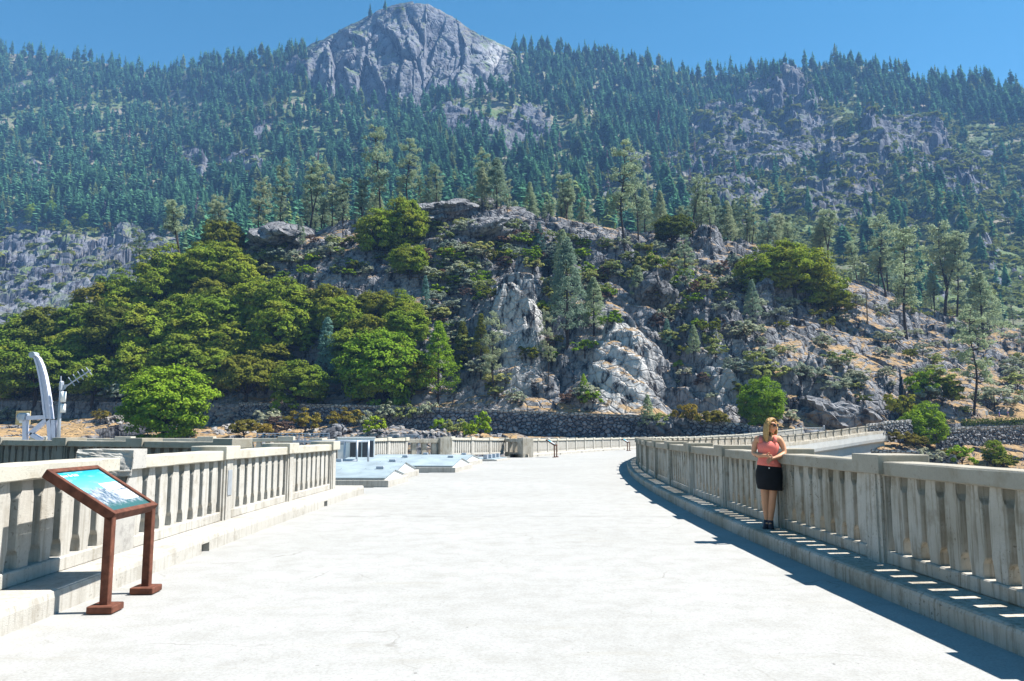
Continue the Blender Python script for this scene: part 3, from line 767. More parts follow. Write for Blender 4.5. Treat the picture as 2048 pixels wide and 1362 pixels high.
hill = fan('hill', H, M['knoll'], soilh, freshh, (behind * rocky * 1.2 * fbm(Xh / 3.1, s_ / 2.1, 3, 81), behind * rocky * 1.0 * fbm(Xh / 2.7 + 40, s_ / 2.4, 3, 91)))

# ------------------------------------------------------------------ the mountain
T = Terrain()
T.us = np.linspace(-0.90, 0.90, 1000)
tt = np.concatenate([np.linspace(0, .84, 300)[:-1], np.linspace(.84, 1.0, 130)[:-1], np.linspace(1, 1.35, 24)])
mx = np.array([-350, 0, 100, 200, 290, 340, 420, 500, 560, 600, 630, 660, 700, 730, 760, 800, 830, 860, 900, 940, 980, 1010, 1035, 1060, 1100, 1180, 1250, 1300, 1350, 1400, 1450, 1500, 1600, 1700, 1750, 1800, 1850, 1900, 2048, 2400], float)
my = np.array([96, 106, 112, 124, 142, 146, 130, 120, 112, 100, 84, 68, 46, 30, 16, 4, 1, 6, 27, 56, 76, 90, 108, 106, 103, 113, 120, 126, 143, 152, 148, 143, 133, 127, 134, 150, 165, 172, 184, 205], float)
ridge_u = side(mx, my)
def mc(v, xs=mx, yref=my): return np.interp(T.us, side(np.array(xs, float), yref), np.array(v, float))
my_u = np.interp(T.us, ridge_u, my); m_r = slope(my_u)
bx_ = np.array([-350, 0, 330, 700, 1100, 1500, 1750, 2048, 2400], float)
m_b = slope(np.interp(T.us, (bx_ - 1024) / F, [720, 705, 640, 570, 550, 570, 620, 700, 730]))
Yb_ = 372.0
Yr_ = np.interp(T.us, ridge_u, np.interp(mx, [-350, 0, 300, 560, 700, 830, 1000, 1060, 1400, 1750, 2048, 2400], [1560, 1540, 1480, 1360, 1290, 1270, 1290, 1350, 1330, 1200, 1080, 1020]))
kx = np.array([-350, 0, 500, 560, 620, 700, 780, 850, 930, 1000, 1040, 1100, 1500, 2400], float)
yk_lin = my_u + .16 * (600 - my_u)
dome = np.interp(T.us, side(np.array([575, 615, 660, 1000, 1046]), 150), [0, .6, 1, 1, 0])
yk_dome = np.interp(T.us, side(np.array([560, 640, 720, 830, 900, 1000, 1060]), 190), [190, 200, 200, 218, 195, 175, 165])
m_k = slope(yk_lin * (1 - dome) + yk_dome * dome)
ta = np.minimum(tt, 1.0)
TT = np.tile(ta, (len(T.us), 1)); UU = np.tile(T.us[:, None], (1, len(tt)))
YY = Yb_ + (Yr_[:, None] - Yb_) * np.tile(tt, (len(T.us), 1))
mm = np.where(TT < .85, m_b[:, None] + (m_k - m_b)[:, None] * (TT / .85) ** .92, m_k[:, None] + (m_r - m_k)[:, None] * ((TT - .85) / .15) ** np.where(dome[:, None] > .3, .72, 1.0))
ZZ = EYE + mm * YY
over = np.tile(np.maximum(tt - 1, 0), (len(T.us), 1)); ZZ = np.where(over > 0, EYE + m_r[:, None] * Yr_[:, None] - over * (Yr_[:, None] - Yb_) * .75, ZZ)
XX = UU * YY
yim = CY0 - F * np.tan(np.arctan((ZZ - EYE) / YY) - PITCH); xi = 1024 + F * UU * (CP + (ZZ - EYE) / YY * SP)
def mblob(xc, yc, wx, wy, p=2): return np.exp(-(np.abs((xi - xc) / wx) ** p) - (np.abs((yim - yc) / wy) ** p))
inner = sstep(0, .04, TT) * sstep(1.0, .965, TT) + 0.25 * (TT > .965) * (over == 0)
# outcrops that stand out of the forest: (column, row, half width px, half height px, metres)
OUT = [(1585, 205, 75, 34, 40), (1640, 245, 55, 45, 30), (1490, 262, 80, 34, 30), (1560, 320, 150, 34, 24), (1760, 350, 70, 40, 26), (1880, 300, 90, 36, 30), (1950, 370, 80, 34, 22), (1350, 340, 90, 22, 12), (900, 250, 70, 24, 10), (1030, 250, 90, 30, 10), (330, 325, 40, 18, 16), (420, 330, 70, 14, 12), (500, 340, 60, 14, 10), (1480, 400, 80, 20, 12), (1700, 420, 90, 24, 14), (560, 160, 60, 20, 10)]
rk = np.zeros_like(ZZ)
jag = .38 * fbm(xi / 26, yim / 22, 4, 13)
for xc, yc, wx, wy, hgt in OUT:
    b_ = sstep(1.25, .70, np.hypot((xi - xc) / wx, (yim - yc) / wy) + jag)
    ZZ += hgt * b_ * inner; rk = np.maximum(rk, b_)
rk = np.maximum(rk, .95 * sstep(.25, .7, mblob(120, 540, 260, 100, 4) + jag))              # left granite benches
cliff = sstep(.45, .8, dome[:, None] * sstep(.80, .86, TT) + .9 * jag * dome[:, None])
rk = np.maximum(rk, cliff)
rk = np.maximum(rk, .75 * sstep(.1, .45, fbm(xi / 60, yim / 34, 4, 23) + .25 * mblob(1400, 380, 420, 110) + .2 * mblob(1000, 260, 160, 60) - .12))
# spurs that run down to the right
for pts, w, hgt in (([(1690, 235), (1790, 300), (1880, 400), (2000, 520)], 26, 26), ([(1040, 120), (1130, 200), (1200, 270)], 30, 14), ([(620, 110), (540, 190), (450, 300)], 40, 14)):
    d = np.full(ZZ.shape, 1e9)
    for (xa, ya), (xb, yb) in zip(pts, pts[1:]):
        t_ = np.clip(((xi - xa) * (xb - xa) + (yim - ya) * (yb - ya)) / ((xb - xa) ** 2 + (yb - ya) ** 2), 0, 1)
        d = np.minimum(d, np.hypot(xi - xa - t_ * (xb - xa), yim - ya - t_ * (yb - ya)))
    ZZ += hgt * np.exp(-(d / w) ** 2) * inner
sm_ = YY * .5 + ZZ * .8
rkc = np.clip(rk, 0, 1) * inner; cl = cliff * inner
ZZ += inner * (16 * ridged(XX / 190, sm_ / 260, 4, 3) - 6)
nearf = np.interp(YY, [372, 700], [.45, 1])
ZZ += rkc * (1 - cl) * nearf * (13 * blocks(XX / 38 + sm_ / 90, sm_ / 30, 7, 1.4, .15) + 6.5 * blocks(XX / 14, sm_ / 11, 17, 1.4, .3) + 2.5 * blocks(XX / 5.5, sm_ / 5, 27, 1.3, .3))
# exfoliation slabs of the dome: tall, leaning, their right sides open to the sun
lean = XX + sm_ * .30 * np.sign(np.interp(xi, [600, 830, 1050], [1, 0.0, -1])) * .6
slab = 30 * blocks(lean / 46, sm_ / 150, 37, 1.7, .3) + 9 * blocks(lean / 19, sm_ / 60, 47, 1.7, .35) + 2.5 * blocks(lean / 7, sm_ / 16, 57, 1.5, .3)
slab = slab * (1 - .75 * sstep(.93, 1.0, TT))
ZZ += cl * slab * .34
ZZ += inner * (1 - rkc) * 3.0 * fbm(XX / 22, sm_ / 22, 4, 67)
T.Z = ZZ; T.Y = YY
mt_push = cl * slab * .85 + rkc * (1 - cl) * 4 * fbm(XX / 17, sm_ / 12, 3, 77)
M['mountain'] = granite('mountain_granite', (0.18, 0.186, 0.215), (0.052, 0.054, 0.07), (0.25, 0.205, 0.165), (0.17, 0.16, 0.105), .16, .42, .62, (0.105, 0.145, 0.055))
me = np_mesh('mountain', np.stack([XX, YY - mt_push, ZZ], -1).reshape(-1, 3), grid_faces(len(T.us), len(tt)))
attr(me, 'soil', np.clip(1.0 - 1.5 * rkc, 0, 1).ravel()); attr(me, 'fresh', np.clip(.10 * cl + .6 * np.exp(-((xi - 990) / 22) ** 2 - ((yim - 95) / 30) ** 2), 0, 1).ravel())
if sum(p.normal.z for p in list(me.polygons)[:400]) < 0: me.flip_normals()
tag(link('mountain', me, None, (M['mountain'],)), kind='structure')
# base ground sheet and the reservoir upstream
g = MB(); g.bm.faces.new([g.bm.verts.new(p) for p in ((-2150, -140, -46), (2150, -140, -46), (2150, 2050, -46), (-2150, 2050, -46))])
tag(g.build('ground', flat('valley_soil', (0.16, 0.13, 0.09), 0.95, 0, 0.3, 0.05)), kind='structure')
wat = NT('reservoir_water'); wb = wat.bump(wat.noise(wat.pos(), 0.8, 3), .05, .4)
M['water'] = wat.done((0.02, 0.06, 0.08), 0.08, wb, 0, 0.5)
g = MB(); ring = [arc(186.2, p, -16) for p in np.linspace(PH0, .9, 40)]
left = [Vector((-1500, -130, -16)), Vector((-1500, 400, -16)), Vector((ring[-1].x, 400, -16))]
g.bm.faces.new([g.bm.verts.new(p) for p in ring + left[::-1]])
tag(g.build('water', M['water']), kind='structure')

# ================================================================== STONE WALLS
def stone_wall(label, pts, thick, mat, seed, stone=.75, cap=True, name='stone_wall'):
    """pts: (top point, height). Rough face of fitted stones with a pale coping."""
    P = [Vector(p[0]) for p in pts]; Hh = [p[1] for p in pts]
    L = [0]
    for a, b in zip(P, P[1:]): L.append(L[-1] + (b - a).length)
    n = int(L[-1] / .22); s = np.linspace(0, L[-1], n); hm = max(Hh); nz = max(6, int(hm / .22))
    px = [np.interp(s, L, [p[k] for p in P]) for k in range(3)]; hh = np.interp(s, L, Hh)
    tx, ty = np.gradient(px[0]), np.gradient(px[1]); tl = np.hypot(tx, ty); nx, ny = ty / tl, -tx / tl
    S_, V_ = np.meshgrid(s, np.linspace(0, 1, nz), indexing='ij')
    Zl = V_ * hh[:, None]
    rough = blocks(S_ / stone, Zl / (stone * .72), seed, .5, .9) * .30
    rough *= np.minimum(1, V_ * 8)
    batter = (1 - V_) * 0 - V_ * 0
    sgn = -1 if np.mean(ny) > 0 else 1
    out = (rough + (Zl - 0) * 0.06)
    X = px[0][:, None] + sgn * nx[:, None] * out; Y = px[1][:, None] + sgn * ny[:, None] * out; Z = px[2][:, None] - Zl
    me = np_mesh('masonry', np.stack([X, Y, Z], -1).reshape(-1, 3), grid_faces(n, nz))
    bm = bmesh.new(); bm.from_mesh(me); bmesh.ops.recalc_face_normals(bm, faces=bm.faces[:]); bm.to_mesh(me); bm.free()
    root = tag(empty(name, P[0]), label, 'stone wall')
    keep(link('masonry', me, None, (mat,)), root)
    rings = []
    rr = random.Random(seed)
    for k in range(0, n, 3):
        c = Vector((px[0][k], px[1][k], px[2][k])); q = Vector((nx[k] * sgn, ny[k] * sgn, 0)); j = lambda: (rr.random() - .5) * .10
        top = .28 if cap else .16
        rings.append([c + q * (.10 + j() * .5) + Vector((0, 0, -.12)), c + q * (.12 + j() * .5) + Vector((0, 0, top + j())), c - q * thick + Vector((0, 0, top + j())), c - q * thick + Vector((0, 0, -2.0))])
    b = MB(); b.loft(rings)
    keep(b.build('coping', M['coping'], None), root)
    return root
M['coping'] = stone_wall_mat('coping_stone', (0.50, 0.48, 0.45), (0.58, 0.56, 0.53), 1.2, (0.12, 0.11, 0.10))
M['masonry'] = stone_wall_mat('dark_fitted_stone', (0.15, 0.155, 0.18), (0.42, 0.42, 0.445), 0.95)
M['rubble'] = stone_wall_mat('pale_rubble_stone', (0.20, 0.20, 0.21), (0.36, 0.355, 0.36), 1.0)
wx_ = [478, 600, 700, 820, 900, 1000, 1100, 1200, 1290, 1370, 1450, 1500]
wy_ = [807, 810, 812, 815, 818, 822, 826, 830, 833, 840, 847, 851]
wl = []
for x, y in zip(wx_, wy_):
    Yw = float(np.interp(side(x, y), H.us, Yrf)) - .75
    wl.append((at(x, y, Yw), 3.2 if x < 560 else 7.5))
stone_wall('long dark fitted stone retaining wall with a pale coping, holding the road at the foot of the knoll', wl, .7, M['masonry'], 3, .85)
def wall_at(label, pix, hgt, seed, mat='rubble', stone=.7, dY=-.8, Yfix=None):
    w = []
    for k, (x, y) in enumerate(pix):
        Yw = Yfix[k] if Yfix else float(np.interp(side(x, y), H.us, Yrf)) + dY
        w.append((at(x, y, Yw), hgt))
    return stone_wall(label, w, .5, M[mat], seed, stone)
wall_at('pale rubble stone terrace wall under the grass strip at the right edge', [(1868, 856), (1920, 857), (1990, 855), (2060, 853), (2120, 852)], 5.0, 8, 'rubble', .8, None, [158, 160, 163, 165, 166])
wall_at('low dark dry stone wall on the right bank, just above the parapet', [(1745, 901), (1800, 903), (1850, 907), (1915, 913)], 4.0, 9, 'masonry', .6, None, [138, 139, 139, 138])
# stone parapet where the dam meets the bank
e0, e1 = arc(R_IN - .47, .868), arc(R_IN - 1.6, .905)
z0 = deck_z(.868)
stone_wall('short rubble stone parapet that ends the right parapet of the dam', [((e0.x, e0.y, z0 + 1.35), 1.6), (((e0 + e1) / 2).to_tuple()[:2] + (z0 + 1.6,), 1.8), ((e1.x, e1.y, z0 + 2.0), 2.4), ((e1.x + 6, e1.y + 4, z0 + 2.3), 2.6)], .5, M['rubble'], 12, .5)

# ================================================================== VEGETATION
def quads(C, N, size, aspect=1.0, r=rng):
    """one small leaf-spray face at every centre C, facing roughly N"""
    n = len(C); N = N + r.normal(0, .42, (n, 3)); N /= np.linalg.norm(N, axis=1)[:, None] + 1e-9
    a = np.cross(N, r.normal(0, 1, (n, 3))); a /= np.linalg.norm(a, axis=1)[:, None] + 1e-9
    b = np.cross(N, a); s = np.asarray(size) * r.uniform(.65, 1.35, n)
    a = a * (s * aspect)[:, None] / 2; b = b * s[:, None] / 2
    V = np.stack([C - a - b * .4, C - b * .2 + a * .1 - b * .5, C + a + b * .3, C + b * .7 - a * .2], 1).reshape(-1, 3)
    return V, np.arange(4 * n).reshape(-1, 4)
def merge(parts):
    V, Fc, o = [], [], 0
    for v, f in parts: V.append(v); Fc.append(f + o); o += len(v)
    return np.concatenate(V), np.concatenate(Fc)
def dirs(n, up=-1.0, r=rng):
    d = r.normal(0, 1, (int(n * 3) + 20, 3)); d /= np.linalg.norm(d, axis=1)[:, None]; d = d[d[:, 2] > up]
    return d[:n]
PR = {}                                          # prototypes: name -> list of (crown mesh, trunk mesh)
def dome_crown(w, h, n_cl, per, leaf_s, seed, base=.12, irr=.25, low=-.55):
    """broad rounded crown of many leafy clumps over a shell with gaps; unit: metres, foot at z = 0"""
    r = np.random.default_rng(seed); parts = []
    d = dirs(n_cl, low, r)
    lump = 1 + irr * np.array([float(vnoise(np.array([a * 1.7 + seed]), np.array([b * 1.7 + c]), seed)[0]) * 2 for a, b, c in d])
    rad = np.where(r.random(n_cl) < .72, r.uniform(.78, 1.0, n_cl), r.uniform(.35, .8, n_cl)) * lump
    cc = d * rad[:, None] * np.array([w / 2, w / 2, h * (1 - base) / 2]) + np.array([0, 0, h * base + h * (1 - base) / 2])
    for c, dd in zip(cc, d):
        cr = w * r.uniform(.055, .115); e = dirs(per, -.35, r)
        P = c + e * (cr * r.uniform(.55, 1.05, len(e)))[:, None] * np.array([1.15, 1.15, .78])
        parts.append(quads(P, e * .7 + dd * .5 + np.array([0, 0, .35]), leaf_s, 1.2, r))
    return merge(parts), cc
def limbs(cc, h, r0, seed, n=9, lean=0.0, fork=.22, stems=None):
    r = random.Random(seed); b = MB(); fz = h * fork
    b.tube([(0, 0, -.6), (lean * .3, 0, fz * .5), (lean * .6, 0, fz)], [r0 * 1.25, r0, r0 * .85], 7)
    for c in r.sample([tuple(x) for x in cc], min(n, len(cc))):
        b.tube([(lean * .6, 0, fz), ((c[0] + lean) * .45, c[1] * .45, fz + (c[2] - fz) * .55), c], [r0 * .6, r0 * .35, r0 * .08], 5)
    return b
def proto_dome(key, n, w, h, n_cl, per, leaf_s, mat, base=.12, r0=.28, irr=.25, low=-.55):
    PR[key] = []
    for k in range(n):
        (V, Fc), cc = dome_crown(w, h, n_cl, per, leaf_s, 100 + k * 7 + len(PR) * 131, base, irr, low)
        cm = np_mesh(key + '_crown', V, Fc); cm.materials.append(M[mat])
        tm = limbs(cc, h, r0, k + 5).mesh(key + '_trunk', True); tm.materials.append(M['bark'])
        PR[key].append((cm, tm))
proto_dome('oak', 6, 9.0, 9.0, 210, 80, .30, 'oak', .04, .28, .22, -.75)
proto_dome('oak_bright', 3, 9.0, 8.6, 260, 80, .28, 'oak_bright', .0, .26, .22, -.9)
proto_dome('oak_dark', 3, 8.0, 7.6, 160, 76, .30, 'oak_dark')
for key, mat in (('shrub', 'shrub'), ('sage', 'sage'), ('gold', 'gold'), ('redbrush', 'redbrush'), ('greenbush', 'oak_bright'), ('darkbush', 'oak_dark')):
    proto_dome(key, 3, 3.0, 2.3, 34, 26, .26, mat, .05, .06, .45)

def pine(h, seed, kind):
    """grey pine: dark forked stems that show through an open, wispy, ragged crown; 'young': a full soft cone"""
    r = np.random.default_rng(seed); rr = random.Random(seed); parts = []; b = MB()
    def spray(c, rad, n, sz):
        e = dirs(int(n * 1.5), -.8, r); P = c + e * (rad * 1.15 * r.uniform(.25, 1.0, len(e)))[:, None] * np.array([1, 1, .75])
        parts.append(quads(P, e + np.array([0, 0, .25]), sz * 1.2, .45, r))
    if kind == 'forked':
        ns = rr.choice([2, 3, 3]); fz = h * rr.uniform(.22, .38); ln = rr.uniform(-.10, .10) * h
        b.tube([(0, 0, -.8), (ln * .2, 0, fz * .5), (ln * .45, 0, fz)], [h * .0165, h * .014, h * .012], 7)
        for k in range(ns):
            a = rr.uniform(0, 6.28); sp = h * rr.uniform(.05, .13); top = Vector((ln + sp * math.cos(a), sp * math.sin(a), h * rr.uniform(.82, 1.0)))
            base = Vector((ln * .45, 0, fz)); midp = base.lerp(top, .5) + Vector((sp * .35 * math.cos(a), sp * .35 * math.sin(a), 0))
            pts = [base.lerp(midp, t / 4) if t < 4 else midp.lerp(top, (t - 4) / 4) for t in range(9)]
            b.tube(pts, [h * .011 * (1 - .85 * t / 8) for t in range(9)], 6)
            for j in range(26):
                t = rr.uniform(.22, 1.0) ** .8 * 8; i = min(7, int(t)); p = pts[i].lerp(pts[i + 1], t - i)
                an = rr.uniform(0, 6.28); Lb = h * rr.uniform(.04, .13) * (1.15 - .55 * t / 8)
                q = p + Vector((math.cos(an) * Lb, math.sin(an) * Lb, Lb * rr.uniform(.05, .75)))
                b.tube([p, p.lerp(q, .5) + Vector((0, 0, -.05 * Lb)), q], [h * .0034, h * .0024, h * .001], 4)
                spray(np.array(q), h * rr.uniform(.028, .055), 46, h * .021)
                if rr.random() < .6: spray(np.array(p.lerp(q, .6)), h * .03, 26, h * .020)
    elif kind == 'open':
        ln = rr.uniform(-.16, .16) * h
        pts = [Vector((ln * (t / 10) ** 1.5, h * .02 * math.sin(t * .8 + seed), -.8 + (h + .8) * t / 10)) for t in range(11)]
        b.tube(pts, [h * .014 * (1 - .88 * t / 10) for t in range(11)], 7)
        for j in range(62):
            t = rr.uniform(3.2, 10); i = min(9, int(t)); p = pts[i].lerp(pts[i + 1], t - i)
            an = rr.uniform(0, 6.28); Lb = h * rr.uniform(.06, .17) * (1.1 - .75 * abs(t - 6.2) / 6)
            q = p + Vector((math.cos(an) * Lb, math.sin(an) * Lb, Lb * rr.uniform(-.15, .55)))
            b.tube([p, p.lerp(q, .5), q], [h * .004, h * .0026, h * .001], 4)
            spray(np.array(q), h * rr.uniform(.026, .05), 40, h * .020)
            if rr.random() < .5: spray(np.array(p.lerp(q, .6)), h * .026, 22, h * .019)
    else:                                       # young cone, wide or narrow
        wd = h * (.24 if kind == 'young' else .17 if kind == 'narrow' else .30)
        b.tube([(0, 0, -.6), (0, 0, h * .5), (0, 0, h * .97)], [h * .016, h * .010, h * .002], 7)
        for j in range(150 if kind != 'wide' else 190):
            t = rr.random() ** .85; z = h * (.13 + .87 * t); R0 = wd * (1 - t) ** .78 * (.75 + .45 * rr.random()) + h * .008
            an = rr.uniform(0, 6.28); q = np.array([math.cos(an) * R0, math.sin(an) * R0, z + R0 * .18])
            if j % 4 == 0: b.tube([(0, 0, z - R0 * .15), tuple(q * np.array([.55, .55, 1])), tuple(q)], [h * .004, h * .003, h * .001], 4)
            spray(q * np.array([.86, .86, 1]), h * (.028 + .030 * (1 - t)), 34, h * .021)
            if rr.random() < .4: spray(q * np.array([.5, .5, 1]), h * .045, 14, h * .022)
    V, Fc = merge(parts)
    return np_mesh('crown', V, Fc), b.mesh('trunk', True)
def proto_pine(key, kind, n, mat, seed0):
    PR[key] = []
    for k in range(n):
        cm, tm = pine(20.0, seed0 + 13 * k, kind); cm.materials.append(M[mat]); tm.materials.append(M['bark']); PR[key].append((cm, tm))
proto_pine('pine_forked', 'forked', 4, 'pine', 300)
proto_pine('pine_open', 'open', 5, 'pine', 400)
proto_pine('pine_young', 'young', 4, 'pine', 500)
proto_pine('pine_narrow', 'narrow', 2, 'pine_blue', 600)
proto_pine('pine_bright', 'wide', 2, 'pine_green', 700)
proto_pine('pine_dark', 'narrow', 1, 'oak_dark', 800)
HGT = {'oak': 9.0, 'oak_bright': 8.6, 'oak_dark': 7.6}
def plant(name, key, loc, h, label, cat, group=None, w=1.0, var=None, rz=None):
    pr = PR[key]; k = (var if var is not None else random.randrange(len(pr))) % len(pr); cm, tm = pr[k]
    base_h = HGT.get(key, 20.0 if key.startswith('pine') else 2.3); s = h / base_h
    root = tag(empty(name, loc, random.uniform(0, 6.28) if rz is None else rz), label, cat, group)
    root.scale = (s * w, s * w, s)
    c = D.objects.new('crown', cm); COL.objects.link(c); c.parent = root
    t = D.objects.new('trunk', tm); COL.objects.link(t); t.parent = root
    return root
def plant_px(name, key, x, yb, hpx, label, cat, group=None, w=1.0, var=None, rz=None, T_=None, sink=.3, Y0=None, Y1=None):
    """plant whose foot is seen at (x, yb); hpx: its height in photograph pixels"""
    p = hits(T_ or H, x, yb, Y0, Y1); h = hpx / F * math.hypot(p.y, p.z - EYE) * 1.01
    p.z -= sink; h *= 1.12 if key in ('pine_open', 'pine_forked') else 1.0
    return plant(name, key, p, h, label, cat, group, w, var, rz)

# ---- oaks of the thicket on the left flank of the knoll
def in_poly(x, y, pg):
    c = False
    for (x1, y1), (x2, y2) in zip(pg, pg[1:] + pg[:1]):
        if (y1 > y) != (y2 > y) and x < (x2 - x1) * (y - y1) / (y2 - y1) + x1: c = not c
    return c
thick = [(-40, 690), (60, 690), (170, 640), (250, 580), (330, 545), (420, 510), (490, 540), (560, 590), (640, 610), (740, 600), (830, 640), (845, 800), (-40, 798)]
pts = []; rr = random.Random(21)
for _ in range(9000):
    x, y = rr.uniform(-40, 850), rr.uniform(500, 800)
    if in_poly(x, y, thick) and all(math.hypot((x - a) / 60, (y - b_) / 44) > 1 for a, b_ in pts): pts.append((x, y))
for x, y in pts:
    hp = rr.uniform(78, 108) * (1.0 if y < 640 else 1.15)
    if x > 640: hp *= .85
    y = max(y, float(np.interp(x, [-60, 0, 100, 200, 270, 330, 400, 470, 540, 620, 850], [700, 655, 600, 568, 525, 498, 468, 490, 545, 570, 590])) + hp - 24)
    if y > 800: continue
    if 600 < x < 700 and y > 690: continue
    plant_px('oak_tree', 'oak' if rr.random() < .86 else 'oak_dark', x, y + 24, hp, 'yellow green oak crowded in the thicket on the left flank of the knoll', 'oak tree', 'oaks of the thicket on the left flank of the knoll', rr.uniform(1.0, 1.2))
for x, yb, hp, w, key, lab in (
    (758, 812, 146, 1.05, 'oak_bright', 'large bright green oak just above the stone wall, left of the yellow green cone'),
    (328, 878, 140, 1.12, 'oak_bright', 'large round bright green oak standing alone below the road, right of the antenna mast'),
    (1525, 852, 92, .95, 'oak_bright', 'bright green bushy tree by the dark rock, above the head of the woman'),
    (755, 520, 96, 1.0, 'oak', 'left one of two yellow green oaks beside the bare granite hump on the crest'),
    (808, 500, 98, .95, 'oak', 'right one of two yellow green oaks beside the bare granite hump on the crest'),
    (445, 520, 78, 1.05, 'oak_dark', 'dark brown green oak at the top of the thicket, under the grey pines'),
    (1343, 500, 66, 1.1, 'oak_dark', 'dark olive round oak on the crest, right of the leaning pine'),
    (1530, 592, 92, 1.15, 'oak', 'left oak of the broad thicket on the right shoulder of the knoll'),
    (1590, 604, 110, 1.2, 'oak', 'tallest oak in the broad thicket on the right shoulder of the knoll'),
    (1640, 628, 92, 1.15, 'oak', 'oak on the right in the broad thicket of the right shoulder'),
    (1672, 640, 60, 1.1, 'oak_dark', 'low dark oak at the right end of the broad thicket'),
    (1845, 890, 78, 1.0, 'oak_bright', 'green leafy tree on the bank beyond the end of the dam'),
    (820, 560, 70, 1.1, 'oak', 'olive oak among rocks below the bare granite hump'),
    (1990, 928, 46, .8, 'oak', 'small round green tree below the pale terrace wall at the right edge')):
    plant_px('oak_tree', key, x, yb, hp, lab, 'oak tree', None, w)

# ---- pines that stand out one by one
PINES = [
 ('pine_forked', 620, 408, 132, 'grey pine with several dark stems, standing tallest at the left of the crest', 1.0),
 ('pine_open', 762, 425, 178, 'very tall dense topped grey pine above the pair of oaks', .85),
 ('pine_open', 815, 430, 136, 'tall grey pine leaning left, just right of the very tall one', .95),
 ('pine_forked', 365, 482, 128, 'broad grey pine at the left, dark stem showing through its crown', 1.15),
 ('pine_forked', 440, 470, 100, 'thin grey pine whose dark stem leans right, next to the broad one', 1.0),
 ('pine_open', 285, 512, 104, 'grey pine at the upper left edge of the oak thicket', .9),
 ('pine_open', 515, 468, 118, 'grey pine leaning over the left end of the granite slab', 1.0),
 ('pine_open', 562, 460, 134, 'tall thin grey pine with a bare dark trunk above the granite slab', .75),
 ('pine_open', 1245, 504, 182, 'tall grey pine with a long bare trunk leaning left, on the crest', .95),
 ('pine_open', 1278, 486, 150, 'straight grey pine with a bare trunk, right of the leaning one', .8),
 ('pine_forked', 1385, 475, 112, 'grey pine on the crest with a dark stem, right of the olive oak', .9),
 ('pine_open', 1420, 482, 116, 'slim grey pine on the crest above the black rock face', .8),
 ('pine_open', 1505, 470, 68, 'small flat topped grey pine right of the black rock face', 1.1),
 ('pine_forked', 1656, 528, 114, 'dense dark grey pine behind the right oak thicket', 1.0),
 ('pine_open', 1768, 592, 148, 'grey pine with a long bare trunk on the right of the crest', 1.0),
 ('pine_open', 1812, 676, 198, 'tallest grey pine of the right slope, its bare trunk rising from dry grass', 1.05),
 ('pine_forked', 1888, 618, 168, 'grey pine with three slender stems on the right skyline of the knoll', 1.1),
 ('pine_open', 1915, 640, 150, 'grey pine with one curved stem beside the three stemmed one', .9),
 ('pine_open', 1953, 832, 190, 'tall grey pine beside the trail, its dark trunk above the walkers', 1.0),
 ('pine_young', 1968, 690, 145, 'bushy pale green pine at the right end of the knoll', 1.3),
 ('pine_forked', 1590, 520, 76, 'pale grey pine behind the right thicket, left of the dense dark one', 1.1),
 ('pine_narrow', 651, 792, 158, 'blue green conical pine against the dark oaks, left of the bright oak', 1.0),
 ('pine_bright', 876, 808, 166, 'vivid yellow green conical tree just above the stone wall', .9),
 ('pine_open', 988, 800, 158, 'slim green pine with a straight dark trunk, right of the vivid conical tree', .8),
 ('pine_young', 1135, 700, 225, 'largest pale green pine, standing in front of the dark gully', .85),
 ('pine_young', 1188, 672, 118, 'pale green conical pine at the right edge of the dark gully', 1.1),
 ('pine_young', 1126, 560, 96, 'pale green pine at the top of the dark gully', 1.0),
 ('pine_narrow', 1078, 515, 72, 'small blue green pine on the knoll top, left of the sandy patch', 1.1),
 ('pine_young', 1388, 722, 72, 'small pale pine in the dark cleft right of the white rock', 1.0),
 ('pine_narrow', 1335, 702, 66, 'small dark blue green pine in the dark cleft right of the white rock', 1.0),
 ('pine_young', 1276, 604, 74, 'small pale pine in front of the round grey boulder', 1.1),
 ('pine_open', 1375, 602, 112, 'grey pine with two thin stems right of the round grey boulder', .9),
 ('pine_young', 1506, 645, 88, 'pale green young pine beside the grey boulder on the right shoulder', .9),
 ('pine_young', 1296, 872, 78, 'pale blue green pine growing in front of the right end of the stone wall', 1.1),
 ('pine_bright', 1168, 808, 62, 'small bright green pine above the stone wall, under the white rock', .8),
 ('pine_dark', 925, 735, 92, 'dark olive slender tree on the ledge left of the slim green pine', 1.3),
 ('pine_dark', 962, 730, 96, 'darkest narrow tree between the olive one and the slim green pine', 1.1),
 ('pine_open', 1098, 768, 130, 'thin dark pine with sparse needles below the dark gully', .6),
 ('pine_young', 600, 500, 66, 'small pale pine growing on the granite slab', .8),
 ('pine_narrow', 732, 705, 66, 'small dark pine hidden among the oaks beside the quarried rock', 1.0),
 ('pine_narrow', 850, 640, 90, 'dark blue pine at the left edge of the grey rock face', .8),
]
LEAN = {1245: -.24, 440: .22, 515: .20, 815: -.10, 562: .03}
for key, x, yb, hp, lab, w in PINES:
    o = plant_px('grey_pine' if key in ('pine_open', 'pine_forked', 'pine_young') else 'conical_pine', key, x, yb, hp, lab, 'pine tree', None, w)
    if x in LEAN: o.rotation_euler = (0, LEAN[x], o.rotation_euler.z if key != 'pine_open' else 1.57)
rr = random.Random(33)
